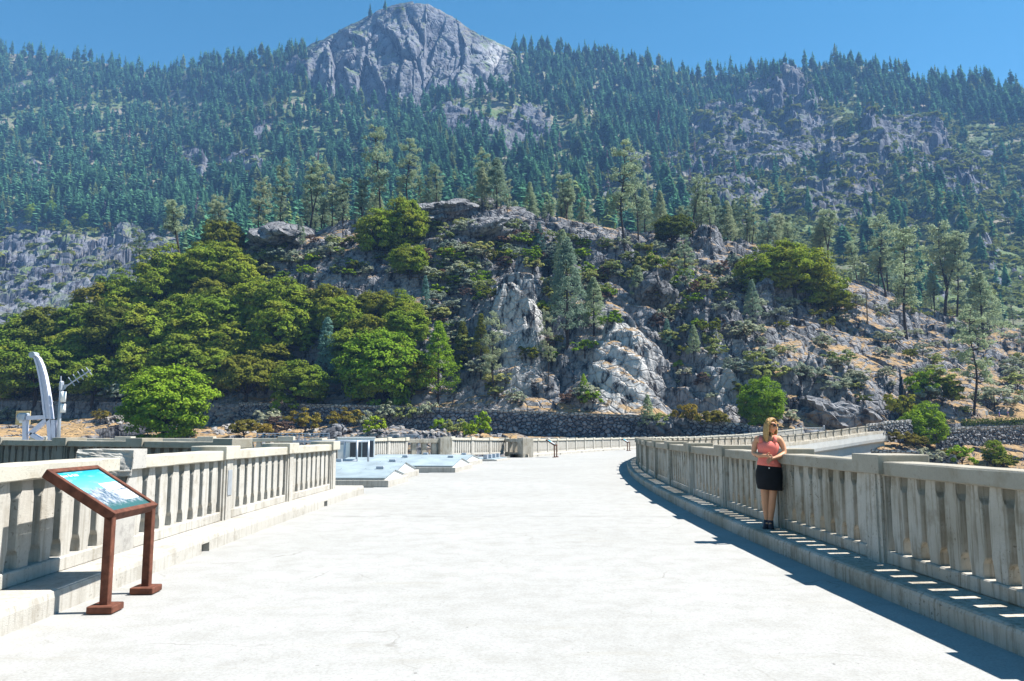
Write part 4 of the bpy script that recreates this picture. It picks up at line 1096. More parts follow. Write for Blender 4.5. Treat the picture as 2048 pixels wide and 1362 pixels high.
for k in range(150):                              # soft pale pines along the crest
    x = rr.choice([rr.uniform(560, 760), rr.uniform(840, 1220), rr.uniform(840, 1220), rr.uniform(1290, 1480), rr.uniform(1480, 1720), rr.uniform(1700, 2040)])
    i = int(np.clip((float(side(x, 450)) - H.us[0]) / (H.us[1] - H.us[0]), 0, len(H.us) - 1))
    Y = Ytp[i] + rr.uniform(-10, 22); u = H.us[i]; z = float(bil(H, H.z, np.array([u]), np.array([Y]))[0])
    plant('grey_pine', rr.choice(['pine_young', 'pine_open', 'pine_open', 'pine_forked']), (u * Y, Y, z - .4), rr.uniform(8, 19), 'soft pale green pine along the crest line of the knoll', 'pine tree', 'pale pines along the crest of the knoll', rr.uniform(.75, 1.15))
# ---- shrubs over the knoll
SHL = {'shrub': 'low round olive shrub among the rocks of the knoll', 'sage': 'grey green shrub among the rocks of the knoll', 'redbrush': 'brown twiggy shrub among the rocks of the knoll', 'greenbush': 'fresh green shrub among the rocks of the knoll', 'darkbush': 'dark olive shrub among the rocks of the knoll', 'gold': 'golden shrub among the rocks of the knoll'}
cnt = 0; tries = 0
while cnt < 440 and tries < 9000:
    tries += 1
    x, y = (rr.uniform(480, 2060), rr.uniform(425, 850)) if cnt < 200 else (rr.uniform(500, 1600), rr.uniform(425, 610))
    if y < 440 + abs(x - 900) * .16 or (x < 860 and y > 560) or (985 < x < 1085 and 545 < y < 690) or (1170 < x < 1320 and 670 < y < 810) or y > 815 and x < 1500: continue
    p = hits(H, x, y)
    key = rr.choice(['shrub', 'shrub', 'shrub', 'sage', 'sage', 'sage', 'sage', 'greenbush', 'greenbush', 'darkbush', 'redbrush'] if x < 1500 else ['sage', 'sage', 'sage', 'shrub', 'sage', 'shrub', 'darkbush'])
    p.z -= .25
    plant(key + '_bush' if key in ('sage',) else {'shrub': 'olive_bush', 'redbrush': 'brown_bush', 'greenbush': 'green_bush', 'darkbush': 'dark_bush', 'gold': 'golden_bush'}[key], key, p, rr.uniform(1.4, 4.2), SHL[key], 'shrub', key + ' shrubs on the knoll', rr.uniform(.9, 1.5)); cnt += 1
# ---- plants on the bank below the road
for key, x, yb, hp, w, lab in (
 ('greenbush', 572, 852, 50, 1.1, 'rounded green bush in front of the stone wall coping, leftmost there'), ('gold', 610, 866, 50, 1.0, 'yellowing bush below the stone wall beside the rounded green one'),
 ('gold', 488, 878, 46, 1.1, 'golden bush behind the parapet, right of the round oak'), ('gold', 528, 876, 34, 1.0, 'small golden bush right of the larger golden one'),
 ('sage', 540, 850, 34, 1.2, 'grey bush at the left end of the stone wall'), ('redbrush', 555, 872, 36, 1.3, 'reddish brown bush below the rounded green bush'),
 ('gold', 690, 856, 42, 1.2, 'yellow green bush in front of the stone wall, above the pipe rail'), ('sage', 725, 856, 36, .9, 'grey slender bush in front of the shaded wall'),
 ('greenbush', 752, 872, 40, .9, 'bright green bush behind the white cabinet'), ('sage', 775, 852, 38, 1.0, 'pale grey bush against the shaded wall'), ('shrub', 812, 848, 36, .9, 'olive bush against the shaded wall'),
 ('sage', 852, 852, 38, .8, 'pale narrow bush against the middle of the wall'), ('greenbush', 876, 860, 26, .9, 'small bright green bush at the foot of the wall'), ('shrub', 910, 874, 34, 1.0, 'olive bush just left of the bright bush by the fitted stones'),
 ('greenbush', 960, 876, 50, .8, 'tall bright green bush in front of the fitted stones'), ('greenbush', 940, 876, 26, .9, 'small bright bush at the foot of the tall bright one'),
 ('shrub', 1330, 868, 34, 1.2, 'olive bush right of the pale pine by the wall end'), ('gold', 1378, 866, 58, .7, 'tall yellow tipped bush on the wall end'), ('gold', 1425, 872, 48, 1.1, 'yellow green bush above the road curve'),
 ('gold', 38, 800, 26, 1.2, 'small golden bush on the road edge at the far left'), ('sage', 232, 806, 40, 1.0, 'pale grey bare bush left of the round oak'), ('sage', 425, 806, 34, 1.1, 'pale grey bush at the right edge of the round oak'), ('gold', 200, 848, 30, .9, 'golden bush on the bank right of the antenna mast'), ('sage', 15, 842, 26, 1.2, 'grey bush on the bank at the left edge'),
 ('gold', 1800, 892, 36, 1.2, 'golden brown bush beyond the end of the dam'), ('gold', 1828, 896, 30, 1.2, 'second golden brown bush under the green leafy tree'), ('greenbush', 1925, 934, 44, .9, 'bright green bush below the pale terrace wall'), ('gold', 1900, 930, 34, 1.0, 'yellow bush left of the bright green one below the terrace wall'),
 ('sage', 1860, 926, 32, 1.1, 'pale bush in front of the low dark wall'), ('darkbush', 2005, 940, 34, 1.4, 'dark green bush low at the right edge'), ('greenbush', 1850, 800, 60, .8, 'tall fresh green bush beside the trail'), ('darkbush', 1885, 815, 62, 1.2, 'dark bush under a twiggy canopy beside the trail'), ('darkbush', 1803, 848, 66, .8, 'tall dark bush just above the end of the dam, left of the trail sign'), ('sage', 1990, 822, 50, 1.3, 'wide grey bush right of the trail pine'), ('shrub', 2035, 780, 34, 1.3, 'olive bush at the right edge above the trail'), ('shrub', 1872, 770, 40, 1.5, 'wide topped olive bush above the trail')):
    nm = {'gold': 'golden_bush', 'sage': 'sage_bush', 'greenbush': 'green_bush', 'redbrush': 'brown_bush', 'shrub': 'olive_bush', 'darkbush': 'dark_bush'}[key]
    plant_px(nm, key, x, yb, hp, lab, 'bush', None, w)

# ---- the conifer forest on the mountain
def far_conifer(seed, h=26.0, whorls=13, per=7, kind=0, sw=1.0):
    r = np.random.default_rng(seed); V, Fc, Mi = [], [], []
    def q(a, b, c, d, m): k = len(V); V.extend([a, b, c, d]); Fc.append((k, k + 1, k + 2, k + 3)); Mi.append(m)
    wd = h * r.uniform(.13, .25); b0 = r.choice([.10, .14, .30, .42]); ex = r.uniform(.45, 1.0)
    for k in range(3):
        a = k * 2.1; e = .012 * h
        q((math.cos(a) * e, math.sin(a) * e, -.08 * h), (math.cos(a + 2.1) * e, math.sin(a + 2.1) * e, -.08 * h), (math.cos(a + 2.1) * e * .3, math.sin(a + 2.1) * e * .3, h * .9), (math.cos(a) * e * .3, math.sin(a) * e * .3, h * .9), 1)
    for w in range(whorls):
        t = w / (whorls - 1); z = h * (b0 + (.98 - b0) * t); R0 = wd * ((1 - t) ** ex * .95 + .06) * min(1, .55 + t * 3)
        for k in range(per):
            if r.random() < .13: continue
            a = r.uniform(0, 6.283); L = R0 * r.uniform(.65, 1.2); s = (L * r.uniform(.45, .7) + .3) * sw; dz = -L * r.uniform(.05, .45)
            c, sn = math.cos(a), math.sin(a); zz = z + r.uniform(-.02, .02) * h
            q((0, 0, zz + .05 * h), (c * L * .5 - sn * s, sn * L * .5 + c * s, zz + dz * .4), (c * L, sn * L, zz + dz), (c * L * .5 + sn * s, sn * L * .5 - c * s, zz + dz * .4 + .02 * h), 0)
    return np.array(V), np.array(Fc), np.array(Mi)
def far_bush(seed):
    r = np.random.default_rng(seed); d = dirs(30, -.1, r); P = d * np.array([1, 1, .75]) * r.uniform(.7, 1, len(d))[:, None]
    return quads(P, d + np.array([0, 0, .4]), .75, 1.1, r)
def tz(u, j): return None
us_i = lambda u: np.clip((u - T.us[0]) / (T.us[1] - T.us[0]), 0, len(T.us) - 1.001)
Nc = 30000; r2 = np.random.default_rng(5)
u = r2.uniform(-.76, .76, Nc); tq = r2.random(Nc) ** .72 * .995
fi = us_i(u); fj = np.interp(tq, tt[:len(tt) - 24], np.arange(len(tt) - 24)); ii, jj = fi.astype(int), np.minimum(fj.astype(int), len(tt) - 26)
a_, b_ = fi - ii, fj - jj
def gat(A): return A[ii, jj] * (1 - a_) * (1 - b_) + A[ii + 1, jj] * a_ * (1 - b_) + A[ii, jj + 1] * (1 - a_) * b_ + A[ii + 1, jj + 1] * a_ * b_
tY, tZ, txi, tyi, trk, tcl, tpush = gat(YY), gat(ZZ), gat(xi), gat(yim), gat(rkc), gat(cl), gat(mt_push)
tX = u * tY; tY2 = tY - tpush
fx = txi
dens = np.interp(fx, [0, 500, 900, 1100, 1350, 1500, 1700, 2048], [.95, .9, .75, .85, .95, .62, .42, .45])
dens = dens * np.where((fx > 1400) & (tyi > 260), .30, 1) * np.where((fx > 1180) & (fx <= 1450) & (tyi > 300), .38, 1) * np.where((fx < 330) & (tyi > 455), .0, 1) * np.where((fx > 950) & (fx < 1200) & (tyi > 240), .6, 1)
dens *= (1 - .80 * np.clip(trk, 0, 1)) * (1 - .90 * tcl) * np.clip(.80 + 2.6 * fbm(tX / 70, (tY + tZ) / 60, 4, 88), .30, 1.7)
dens *= 1 - .95 * np.exp(-((fx - 830) / 170) ** 2) * (tyi < 130)
dens = np.where((tq > .86) & (tcl < .3), np.maximum(dens, .85), dens)
dens = np.where((fx < 300) & (tyi > 380) & (tyi < 445), 1.2, dens)
knoll_top = np.interp(fx, hx, np.interp(hx, hx, [780, 705, 580, 486, 436, 414, 428, 460, 486, 512, 538, 570, 612, 668, 710]))
th = (14 + 26 * r2.random(Nc) ** 1.3) * np.where((fx > 1400) & (tyi > 240), .8, 1) * (1 - .3 * np.clip(trk, 0, 1)); hpx = th * F / tY
keepm = (r2.random(Nc) < dens * np.where(tq > .86, .60, .47)) & (tyi - hpx < knoll_top + 6) & (fx > -130) & (fx < 2180)
idx = np.nonzero(keepm)[0]
conf = [far_conifer(900 + k, 26.0, 24, 17, 0, .48) for k in range(10)]
lite = [far_conifer(950 + k, 26.0, 11, 7) for k in range(14)]
M['snag'] = leaf('dead_conifer_twigs', (0.16, 0.115, 0.105), (0.24, 0.18, 0.16), None, .1)
M['rustfir'] = leaf('rust_brown_needles', (0.19, 0.075, 0.045), (0.27, 0.12, 0.07), None, .15)
vis = idx[(fx[idx] > -10) & (fx[idx] < 2060) & (tyi[idx] < knoll_top[idx] - 4)]
vis = vis[np.argsort(-hpx[vis])]
solo = vis[:290]; rest = np.setdiff1d(idx, solo)
CM = []
for k, (V, Fc, Mi) in enumerate(conf):
    m_ = np_mesh('conifer', V, Fc, False, Mi); m_.materials.append(M['fir']); m_.materials.append(M['bark']); CM.append(m_)
for n_, k in enumerate(solo):
    o = D.objects.new('conifer_tree', CM[n_ % 10]); COL.objects.link(o); s = th[k] / 26
    o.location = (tX[k], tY2[k], tZ[k] - .8); o.scale = (s * random.uniform(1.0, 1.3), s * random.uniform(1.0, 1.3), s); o.rotation_euler = (0, 0, random.uniform(0, 6.28))
    tag(o, 'dark blue green conifer among the nearest ones on the lower mountain slope', 'conifer tree', 'conifers on the lower mountain slope')
def scatter(name, ks, protos, scale, mats, label, spread=(1.0, 1.3)):
    Vs, Fs, Ms, To, off = [], [], [], [], 0
    for n_, k in enumerate(ks):
        pv = protos[n_ % len(protos)]; V, Fc = pv[0], pv[1]; a = random.uniform(0, 6.28); s = scale[k]; w = s * random.uniform(*spread)
        R = np.array([[math.cos(a) * w, -math.sin(a) * w, 0], [math.sin(a) * w, math.cos(a) * w, 0], [0, 0, s]])
        Vs.append(V @ R.T + np.array([tX[k], tY2[k], tZ[k] - .6])); Fs.append(Fc + off); off += len(V); To.append(np.full(len(V), random.random()))
        Ms.append(pv[2] if len(pv) > 2 else np.zeros(len(Fc), int))
    me = np_mesh(name, np.concatenate(Vs), np.concatenate(Fs), False, np.concatenate(Ms))
    attr(me, 'tone', np.concatenate(To))
    for m_ in mats: me.materials.append(m_)
    return tag(link(name, me), label, None, None, 'stuff')
scatter('forest', rest, lite, th / 26, (M['fir'], M['bark']), 'conifer forest covering the mountain')
print('conifers', len(solo), len(rest))
# brush between the trees
kb = np.nonzero((r2.random(Nc) < np.clip(.10 + .42 * (fx > 1380) * (tyi > 230) + .3 * (tyi > 330), 0, .8) * (1 - .6 * np.clip(trk, 0, 1)) * (1 - tcl)) & (tyi < knoll_top + 6))[0]
bs = r2.uniform(1.8, 5.2, Nc) * np.interp(tY, [400, 1300], [.8, 1.5])
bush = [far_bush(40 + k) for k in range(6)]
M['farbrush'] = leaf('far_brush_leaves', (0.110, 0.155, 0.045), (0.200, 0.240, 0.080))
scatter('brush', kb[::2], bush, bs, (M['farbrush'],), 'olive brush on the mountain slope', (1.0, 1.6))
scatter('brush', kb[1::2], bush, bs, (M['oak_dark'],), 'dark brush on the mountain slope', (1.0, 1.6))
# dead standing trees
ks = np.nonzero((r2.random(Nc) < .05) & (tyi > 240) & (tyi < knoll_top - 8) & (fx > 20) & (fx < 2000) & (trk < .6) & ((np.abs(fx - 1270) < 260) | (np.abs(fx - 200) < 200)))[0][:140]
dead = [far_conifer(990 + k, 26.0, 9, 4) for k in range(3)]
DM = []
for V, Fc, Mi in dead:
    m_ = np_mesh('snag', V * np.array([.55, .55, 1]), Fc, False, Mi); m_.materials.append(M['snag']); m_.materials.append(M['greybark']); DM.append(m_)
for n_, k in enumerate(ks):
    o = D.objects.new('dead_tree', DM[n_ % 3]); COL.objects.link(o); s = th[k] / 26 * .9
    o.location = (tX[k], tY2[k], tZ[k] - .6); o.scale = (s, s, s); o.rotation_euler = (0, 0, random.uniform(0, 6.28))
    tag(o, 'bare grey dead tree standing on the burnt mountain slope', 'dead tree', 'dead trees on the burnt slope')
RM = [np_mesh('rust', V, Fc, False, Mi) for V, Fc, Mi in conf[:2]]
for m_ in RM: m_.materials.append(M['rustfir']); m_.materials.append(M['greybark'])
for x, y, hp, lab in ((1344, 262, 62, 'rust brown dead conifer, tall among green ones left of the mountain outcrop'), (612, 320, 34, 'rust brown conifer on the left mountain slope, below the dome'), (95, 265, 26, 'small rust brown conifer high on the left mountain slope')):
    k = int(np.argmin((fx - x) ** 2 + (tyi - y) ** 2)); o = D.objects.new('dead_conifer', RM[0]); COL.objects.link(o)
    s = hp / F * tY[k] / 26; o.location = (tX[k], tY2[k], tZ[k] - .6); o.scale = (s, s, s); tag(o, lab, 'dead tree')
# broadleaf trees at the foot of the left slope
for x, y, hp, key, lab in ((60, 436, 40, 'oak_bright', 'tallest bright green broadleaf tree at the foot of the far left slope'), (128, 444, 32, 'oak_bright', 'rightmost bright green broadleaf tree at the foot of the far left slope'), (92, 446, 28, 'oak', 'low olive broadleaf tree between the bright green ones on the far left slope'), (172, 452, 24, 'gold', 'single golden tree at the top of the far granite benches'), (16, 438, 36, 'oak_bright', 'bright green broadleaf tree nearest the left edge on the far slope')):
    k = int(np.argmin((fx - x) ** 2 + (tyi - y) ** 2)); plant('far_broadleaf_tree', key, (tX[k], tY2[k], tZ[k] - .5), hp / F * tY[k], lab, 'tree', None, .7)

# ---- grass strip, rubble, pole and logs
def tufts(name, pts, mat, label, size=.30, h=.6):
    P = np.array(pts); V, Fc = quads(P + np.array([0, 0, h * .4]), np.tile([[.3, -.8, .35]], (len(P), 1)), size, .5)
    me = np_mesh(name, V, Fc); me.materials.append(M[mat]); return tag(link(name, me), label, None, None, 'stuff')
gp = []
for _ in range(2600):
    x = rr.uniform(1925, 2110); y = rr.uniform(842, 854) + (2 if x < 1950 else 0); p = hits(H, x, y, 140, 200) ; gp.append((p.x + rr.uniform(-.4, .4), p.y, p.z + rr.uniform(-.1, .45)))
tufts('grass', gp, 'grass', 'green grass strip along the trail above the terrace wall', .42)
def rubble(name, pts, label, smin, smax, mat):
    Vs, Fs, off = [], [], 0; base = bmesh.new(); bmesh.ops.create_icosphere(base, subdivisions=1, radius=1)
    bv = np.array([v.co[:] for v in base.verts]); bf = np.array([[v.index for v in f.verts] for f in base.faces]); base.free()
    for p in pts:
        s = rr.uniform(smin, smax); q = bv * (1 + rng.uniform(-.32, .32, (len(bv), 1))) * s * np.array([rr.uniform(.8, 1.4), rr.uniform(.7, 1.1), rr.uniform(.5, .85)])
        a = rr.uniform(0, 6.28); R = np.array([[math.cos(a), -math.sin(a), 0], [math.sin(a), math.cos(a), 0], [0, 0, 1]])
        Vs.append(q @ R.T + np.array(p)); Fs.append(bf + off); off += len(bv)
    me = np_mesh(name, np.concatenate(Vs), np.concatenate(Fs)); me.materials.append(mat); return tag(link(name, me), label, None, None, 'stuff')
M['talus'] = flat('pale_broken_rock', (0.27, 0.25, 0.23), 0.95, 0, .45, .8)
rubble('rubble', [hits(H, rr.uniform(425, 535), rr.uniform(818, 868)) for _ in range(240)] + [hits(H, rr.uniform(210, 262), rr.uniform(815, 850)) for _ in range(60)], 'pale rubble spilling below the road, right of the round oak', .25, .8, M['talus'])
rubble('rubble', [hits(H, rr.uniform(-10, 470), rr.uniform(799, 806)) for _ in range(130)], 'row of small pale stones along the road edge at the left', .18, .4, M['talus'])
rubble('rubble', [hits(H, rr.uniform(560, 1000), rr.uniform(846, 874)) for _ in range(150)], 'broken rock at the foot of the stone wall', .25, .75, M['talus'])
M['knollrock'] = flat('grey_boulder', (0.27, 0.265, 0.27), 0.95, 0, .5, .5)
def boulder(x, y, r, lab, sx=1.2, sz=.8, seed=0):
    p = hits(H, x, y); b = bmesh.new(); bmesh.ops.create_icosphere(b, subdivisions=4, radius=1)
    C = np.array([v.co[:] for v in b.verts]); n = 1 + .55 * blocks(C[:, 0] * 1.3 + C[:, 2] + seed, C[:, 1] * 1.3 + C[:, 2] * .7, seed, 1.2, .1) + .12 * fbm(C[:, 0] * 4 + seed, C[:, 1] * 4 + C[:, 2] * 3, 3, seed)
    for v, k in zip(b.verts, n): v.co = v.co * float(k)
    me = D.meshes.new('boulder'); b.to_mesh(me); b.free(); me.materials.append(M['knoll_b'])
    o = link('boulder', me); o.location = p; o.scale = (r * sx, r, r * sz); o.rotation_euler = (.1, .2, seed)
    return tag(o, lab, 'boulder')
M['knoll_b'] = granite('boulder_granite', (0.32, 0.315, 0.32), (0.09, 0.09, 0.10), (0.32, 0.315, 0.32), (0.22, 0.215, 0.22), 1.0, 2.0, 3.0)
for x, y, r, lab, sx, sz, sd in ((1308, 590, 5.2, 'large round grey boulder on the knoll, left of the two stemmed pine', 1.15, 1.0, 1), (1528, 602, 3.4, 'tall pale grey boulder beside the right oak thicket', .7, 1.3, 2), (962, 468, 6.0, 'dark rounded granite hump near the knoll top', 1.5, .55, 3), (885, 425, 7.5, 'bare pale granite hump on the crest of the knoll', 1.9, .45, 4), (560, 470, 9, 'broad dark granite slab above the oak thicket', 1.9, .40, 5), (1345, 868, 2.6, 'pale rounded boulder in front of the wall end', 1.5, .8, 6), (668, 870, 1.6, 'dark boulder under the yellow green bush by the wall', 1.4, .9, 10), (1640, 840, 5, 'black streaked boulder at the foot of the right rocks', 1.5, .8, 12), (1712, 838, 4.2, 'slanting grey boulder above the end of the dam', 1.8, .6, 13)):
    boulder(x, y, r, lab, sx, sz, sd)
p = hits(H, 1735, 650); h_ = 72 / F * p.y
o = MB().tube([p + Vector((0, 0, -.5)), p + Vector((.1, 0, h_ * .5)), p + Vector((.05, 0, h_))], [.20, .17, .13], 8).build('wooden_pole', M['polewood'], smooth=True)
tag(o, 'bare brown wooden pole standing on the right slope of the knoll', 'pole')
for pix, lab in (([(1782, 676), (1798, 690), (1815, 702), (1842, 714)], 'long bleached fallen log on the right slope, below the tallest pine'), ([(1915, 738), (1938, 750), (1962, 766)], 'shorter bleached fallen log beside the trail pine')):
    q = [hits(H, *c) + Vector((0, -.3, .35)) for c in pix]
    tag(MB().tube(q, [.20, .18, .16, .1][:len(q)], 7).build('fallen_log', M['greybark'], smooth=True), lab, 'log')

# ================================================================== HOIST PLATFORM GEAR
DY = 30.5
def dpt(x, y, dy=0.0): return at(x, y, DY + dy)
dav = tag(empty('davit_crane', (dpt(95, 900).x, DY, 0)), 'pale lavender davit crane with a tall curved boom on the hoist platform at the left', 'crane')
def dk(o): return keep(o, dav)
boom = [(99, 838), (96, 815), (94, 795), (91, 775), (87, 752), (82, 732), (76, 716), (70, 710)]
bw = [.30, .32, .31, .30, .28, .25, .20, .13]
b = MB(); rings = []
for (x, y), w in zip(boom, bw):
    p = dpt(x, y); w = w * .55; rings.append([p + Vector((-w * .8, -.09, 0)), p + Vector((w * .8, -.09, 0)), p + Vector((w * .8, -.02, 0)), p + Vector((w * .8, .10, 0)), p + Vector((-w * .8, .10, 0)), p + Vector((-w * .8, -.02, 0))])
b.loft(rings); bm_ = dk(b.build('boom', M['davit'])); 
b = MB()
for s in (-1, 1):
    rg = []
    for (x, y), w in zip(boom, bw):
        p = dpt(x, y) + Vector((s * w * .36, -.13, 0)); rg.append([p + Vector((-.035, 0, 0)), p + Vector((.035, 0, 0)), p + Vector((.035, .05, 0)), p + Vector((-.035, .05, 0))])
    b.loft(rg)
dk(b.build('boom_flange', M['davit']))
dk(MB().tube([dpt(68, 710) + Vector((0, -.16, 0)), dpt(68, 710) + Vector((0, .16, 0))], .12, 12).build('head_sheave', M['galv']))
for x0, y0, x1, y1, nm in ((98, 836, 103, 892, 'mast_leg'), (108, 840, 108, 892, 'mast_leg'), (103, 832, 60, 868, 'brace'), (54, 836, 98, 834, 'cross_beam'), (51, 840, 51, 892, 'winch_post'), (62, 868, 84, 880, 'base_beam')):
    dk(MB().bar(dpt(x0, y0), dpt(x1, y1), .17, .15).build(nm, M['davit']))
dk(MB().box(dpt(40, 842) + Vector((0, -.2, 0)), dpt(54, 826) + Vector((0, .25, 0)), .05).build('winch_motor', M['galv']))
dk(MB().tube([dpt(36, 834) + Vector((0, .02, 0)), dpt(42, 834) + Vector((0, .02, 0))], .13, 12).build('winch_drum', M['galv']))
bd = tag(empty('sign_board', (dpt(45, 900, 2.0).x, DY + 2, 0)), 'square tan board with a white centre behind the davit winch', 'sign')
keep(MB().box(dpt(30, 850, 2.0), dpt(61, 822, 2.0) + Vector((0, .05, 0)), .01).build('board', M['tan']), bd)
keep(MB().box(dpt(38, 846, 1.985), dpt(54, 828, 1.99) + Vector((0, .004, 0))).build('notice', M['white']), bd)
keep(MB().box(dpt(43, 900, 2.03), dpt(47, 850, 2.03) + Vector((0, .06, 0))).build('post', M['galv']), bd)
mast = tag(empty('antenna_mast', (dpt(118, 900).x, DY, 0)), 'slim steel mast with white cylinders and a comb shaped antenna pointing up right', 'antenna')
def mk(o): return keep(o, mast)
mk(MB().tube([dpt(116, 895), dpt(119, 830), dpt(123, 764)], [.075, .065, .05], 10).build('pole', M['galv'], smooth=True))
mk(MB().tube([dpt(126, 804), dpt(127, 783)], .10, 12).build('cylinder', M['white'], smooth=True))
mk(MB().tube([dpt(125.5, 825), dpt(126, 808)], .10, 12).build('cylinder', M['white'], smooth=True))
mk(MB().box(dpt(119, 782) + Vector((0, -.09, 0)), dpt(127, 762) + Vector((0, .09, 0)), .04).build('junction_box', M['galv']))
mk(MB().tube([dpt(122, 762), dpt(122, 752)], .02, 6).build('whip', M['galv']))
mk(MB().loft([[dpt(126, 770), dpt(136, 768), dpt(131, 778), dpt(126, 780)], [dpt(126, 770, .03), dpt(136, 768, .03), dpt(131, 778, .03), dpt(126, 780, .03)]]).build('bracket', M['galv']))
ant = mk(MB().tube([dpt(133, 772), dpt(181, 740)], .026, 6).build('antenna_boom', M['galv']))
for cx_, cy_, l in ((143, 763, 10), (152, 757, 9.5), (161, 751, 9.5), (169, 746, 9), (178, 742, 9)):
    mk(MB().tube([dpt(cx_ - l * .62, cy_ - l * .85), dpt(cx_ + l * .62, cy_ + l * .85)], .019, 5).build('antenna_rod', M['galv']))
# pipe railings on the bank behind the bay
def bank_rail(label, x0, x1, y0, y1, Y, n):
    a, c = at(x0, y1, Y), at(x1, y1, Y); top = at(x0, y0, Y).z; mid_ = (top + a.z) / 2
    r_ = tag(empty('pipe_rail', a), label, 'railing')
    for k in range(n):
        q = a.lerp(c, k / (n - 1)); keep(MB().tube([(q.x, q.y, q.z - 1.2), (q.x, q.y, top)], .05, 6).build('post', M['galv']), r_)
    for zz in (top, mid_): keep(MB().tube([(a.x, a.y, zz), (c.x, c.y, zz)], .045, 6).build('rail', M['galv']), r_)
    return r_
bank_rail('long thin pipe railing on the bank behind the platform, left of the cabinet', 514, 658, 867, 876, 90, 13)
bank_rail('short thin pipe railing below the pale boulder at the foot of the shaded wall', 770, 838, 870, 876, 100, 6)

# gate across the road at the end of the dam
gy = 152.0; g0, g1 = at(1592, 862, gy), at(1648, 862, gy); gz = deck_z(.87) - .15
gate = tag(empty('road_gate', (g0.x, gy, gz)), 'white picket gate across the road at the end of the dam', 'gate')
for q in (g0, (g0 * .82 + g1 * .18), g1): keep(MB().box((q.x - .16, gy - .16, gz - .3), (q.x + .16, gy + .16, gz + 1.5), .03).build('post', M['galv']), gate)
keep(MB().box((g0.x, gy - .04, gz + 1.05), (g1.x, gy + .04, gz + 1.2)).build('top_rail', M['white']), gate)
keep(MB().box((g0.x, gy - .04, gz + .2), (g1.x, gy + .04, gz + .35)).build('bottom_rail', M['white']), gate)
b = MB()
for k in range(14):
    x = g0.x + (g1.x - g0.x) * (k + .5) / 14; b.box((x - .11, gy - .07, gz + .1), (x + .11, gy - .045, gz + 1.15))
keep(b.build('picket', M['white']), gate)

# ================================================================== PEOPLE
def skinned(name, joints, bones, mat, parent, root_i=0, sub=2):
    """joints: list of ((x, y, z), radius). One continuous surface grown over the skeleton."""
    me = D.meshes.new(name); me.from_pydata([j[0] for j in joints], bones, [])
    o = link(name, me, parent, (mat,))
    md = o.modifiers.new('skin', 'SKIN'); md.use_smooth_shade = True; md.branch_smoothing = .3
    for i, (v, j) in enumerate(zip(me.skin_vertices[0].data, joints)):
        r = j[1]; v.radius = (r, r) if not hasattr(r, '__len__') else r; v.use_root = (i == root_i)
    s = o.modifiers.new('sub', 'SUBSURF'); s.levels = sub; s.render_levels = sub
    return o
def rings(specs, n=28):
    """specs: (cx, cy, z, rx, ry, tilt) -> elliptical rings"""
    out = []
    for cx, cy, z, rx, ry, *t in specs:
        tl = t[0] if t else 0
        rp = lambda a: 1 + (.018 * math.sin(5 * a + 23 * z) + .012 * math.sin(9 * a - 31 * z) if n == 28 else 0)
        out.append([(cx + rx * math.cos(a) * rp(a), cy + ry * math.sin(a) * rp(a), z + tl * math.cos(a)) for a in [2 * math.pi * k / n for k in range(n)]])
    return out
wp = on_level(1541, 1056, .2)
woman = tag(empty('person', (wp.x - .05, wp.y - .02, .2 + deck_z(0)), R_(-20)), 'woman in a coral tank top, short black skirt and sunglasses leaning on the parapet', 'person')
J = [((.05, .01, .90), (.125, .10)),      # 0 pelvis
     ((.05, .0, 1.06), (.115, .085)), ((.055, .0, 1.20), (.135, .095)), ((.055, .01, 1.34), (.135, .085)), ((.06, .015, 1.425), (.062, .055)),
     ((.085, .0, 1.485), .047), ((.11, -.01, 1.545), (.062, .072)), ((.115, -.005, 1.60), (.076, .088)), ((.11, .005, 1.645), (.058, .068)),   # 5..8 neck, head
     ((-.110, .01, 1.375), .060), ((-.152, .015, 1.25), .049), ((-.168, -.01, 1.14), .043), ((-.085, -.12, 1.115), .039), ((.005, -.20, 1.115), .028),   # 9..13
     ((.220, .01, 1.375), .060), ((.272, .01, 1.26), .048), ((.288, -.02, 1.155), .042), ((.220, -.13, 1.105), .039), ((.135, -.205, 1.075), .028),   # 14..18
     ((-.035, .01, .82), .085), ((-.02, -.02, .66), .078), ((-.020, -.035, .47), .063), ((-.014, -.01, .34), .062), ((-.008, .02, .10), .038),   # 19..23
     ((.135, .01, .82), .085), ((.11, -.03, .66), .078), ((.088, -.05, .47), .063), ((.072, -.03, .34), .062), ((.045, -.02, .10), .038),     # 24..28
     ((-.012, -.09, .045), .030), ((.045, -.13, .045), .030)]                                                                           # 29, 30 feet
B = [(0, 1), (1, 2), (2, 3), (3, 4), (4, 5), (5, 6), (6, 7), (7, 8), (3, 9), (9, 10), (10, 11), (11, 12), (12, 13), (3, 14), (14, 15), (15, 16), (16, 17), (17, 18),
     (0, 19), (19, 20), (20, 21), (21, 22), (22, 23), (23, 29), (0, 24), (24, 25), (25, 26), (26, 27), (27, 28), (28, 30)]
def add(p, r, prev): J.append((p, r)); B.append((prev, len(J) - 1)); return len(J) - 1
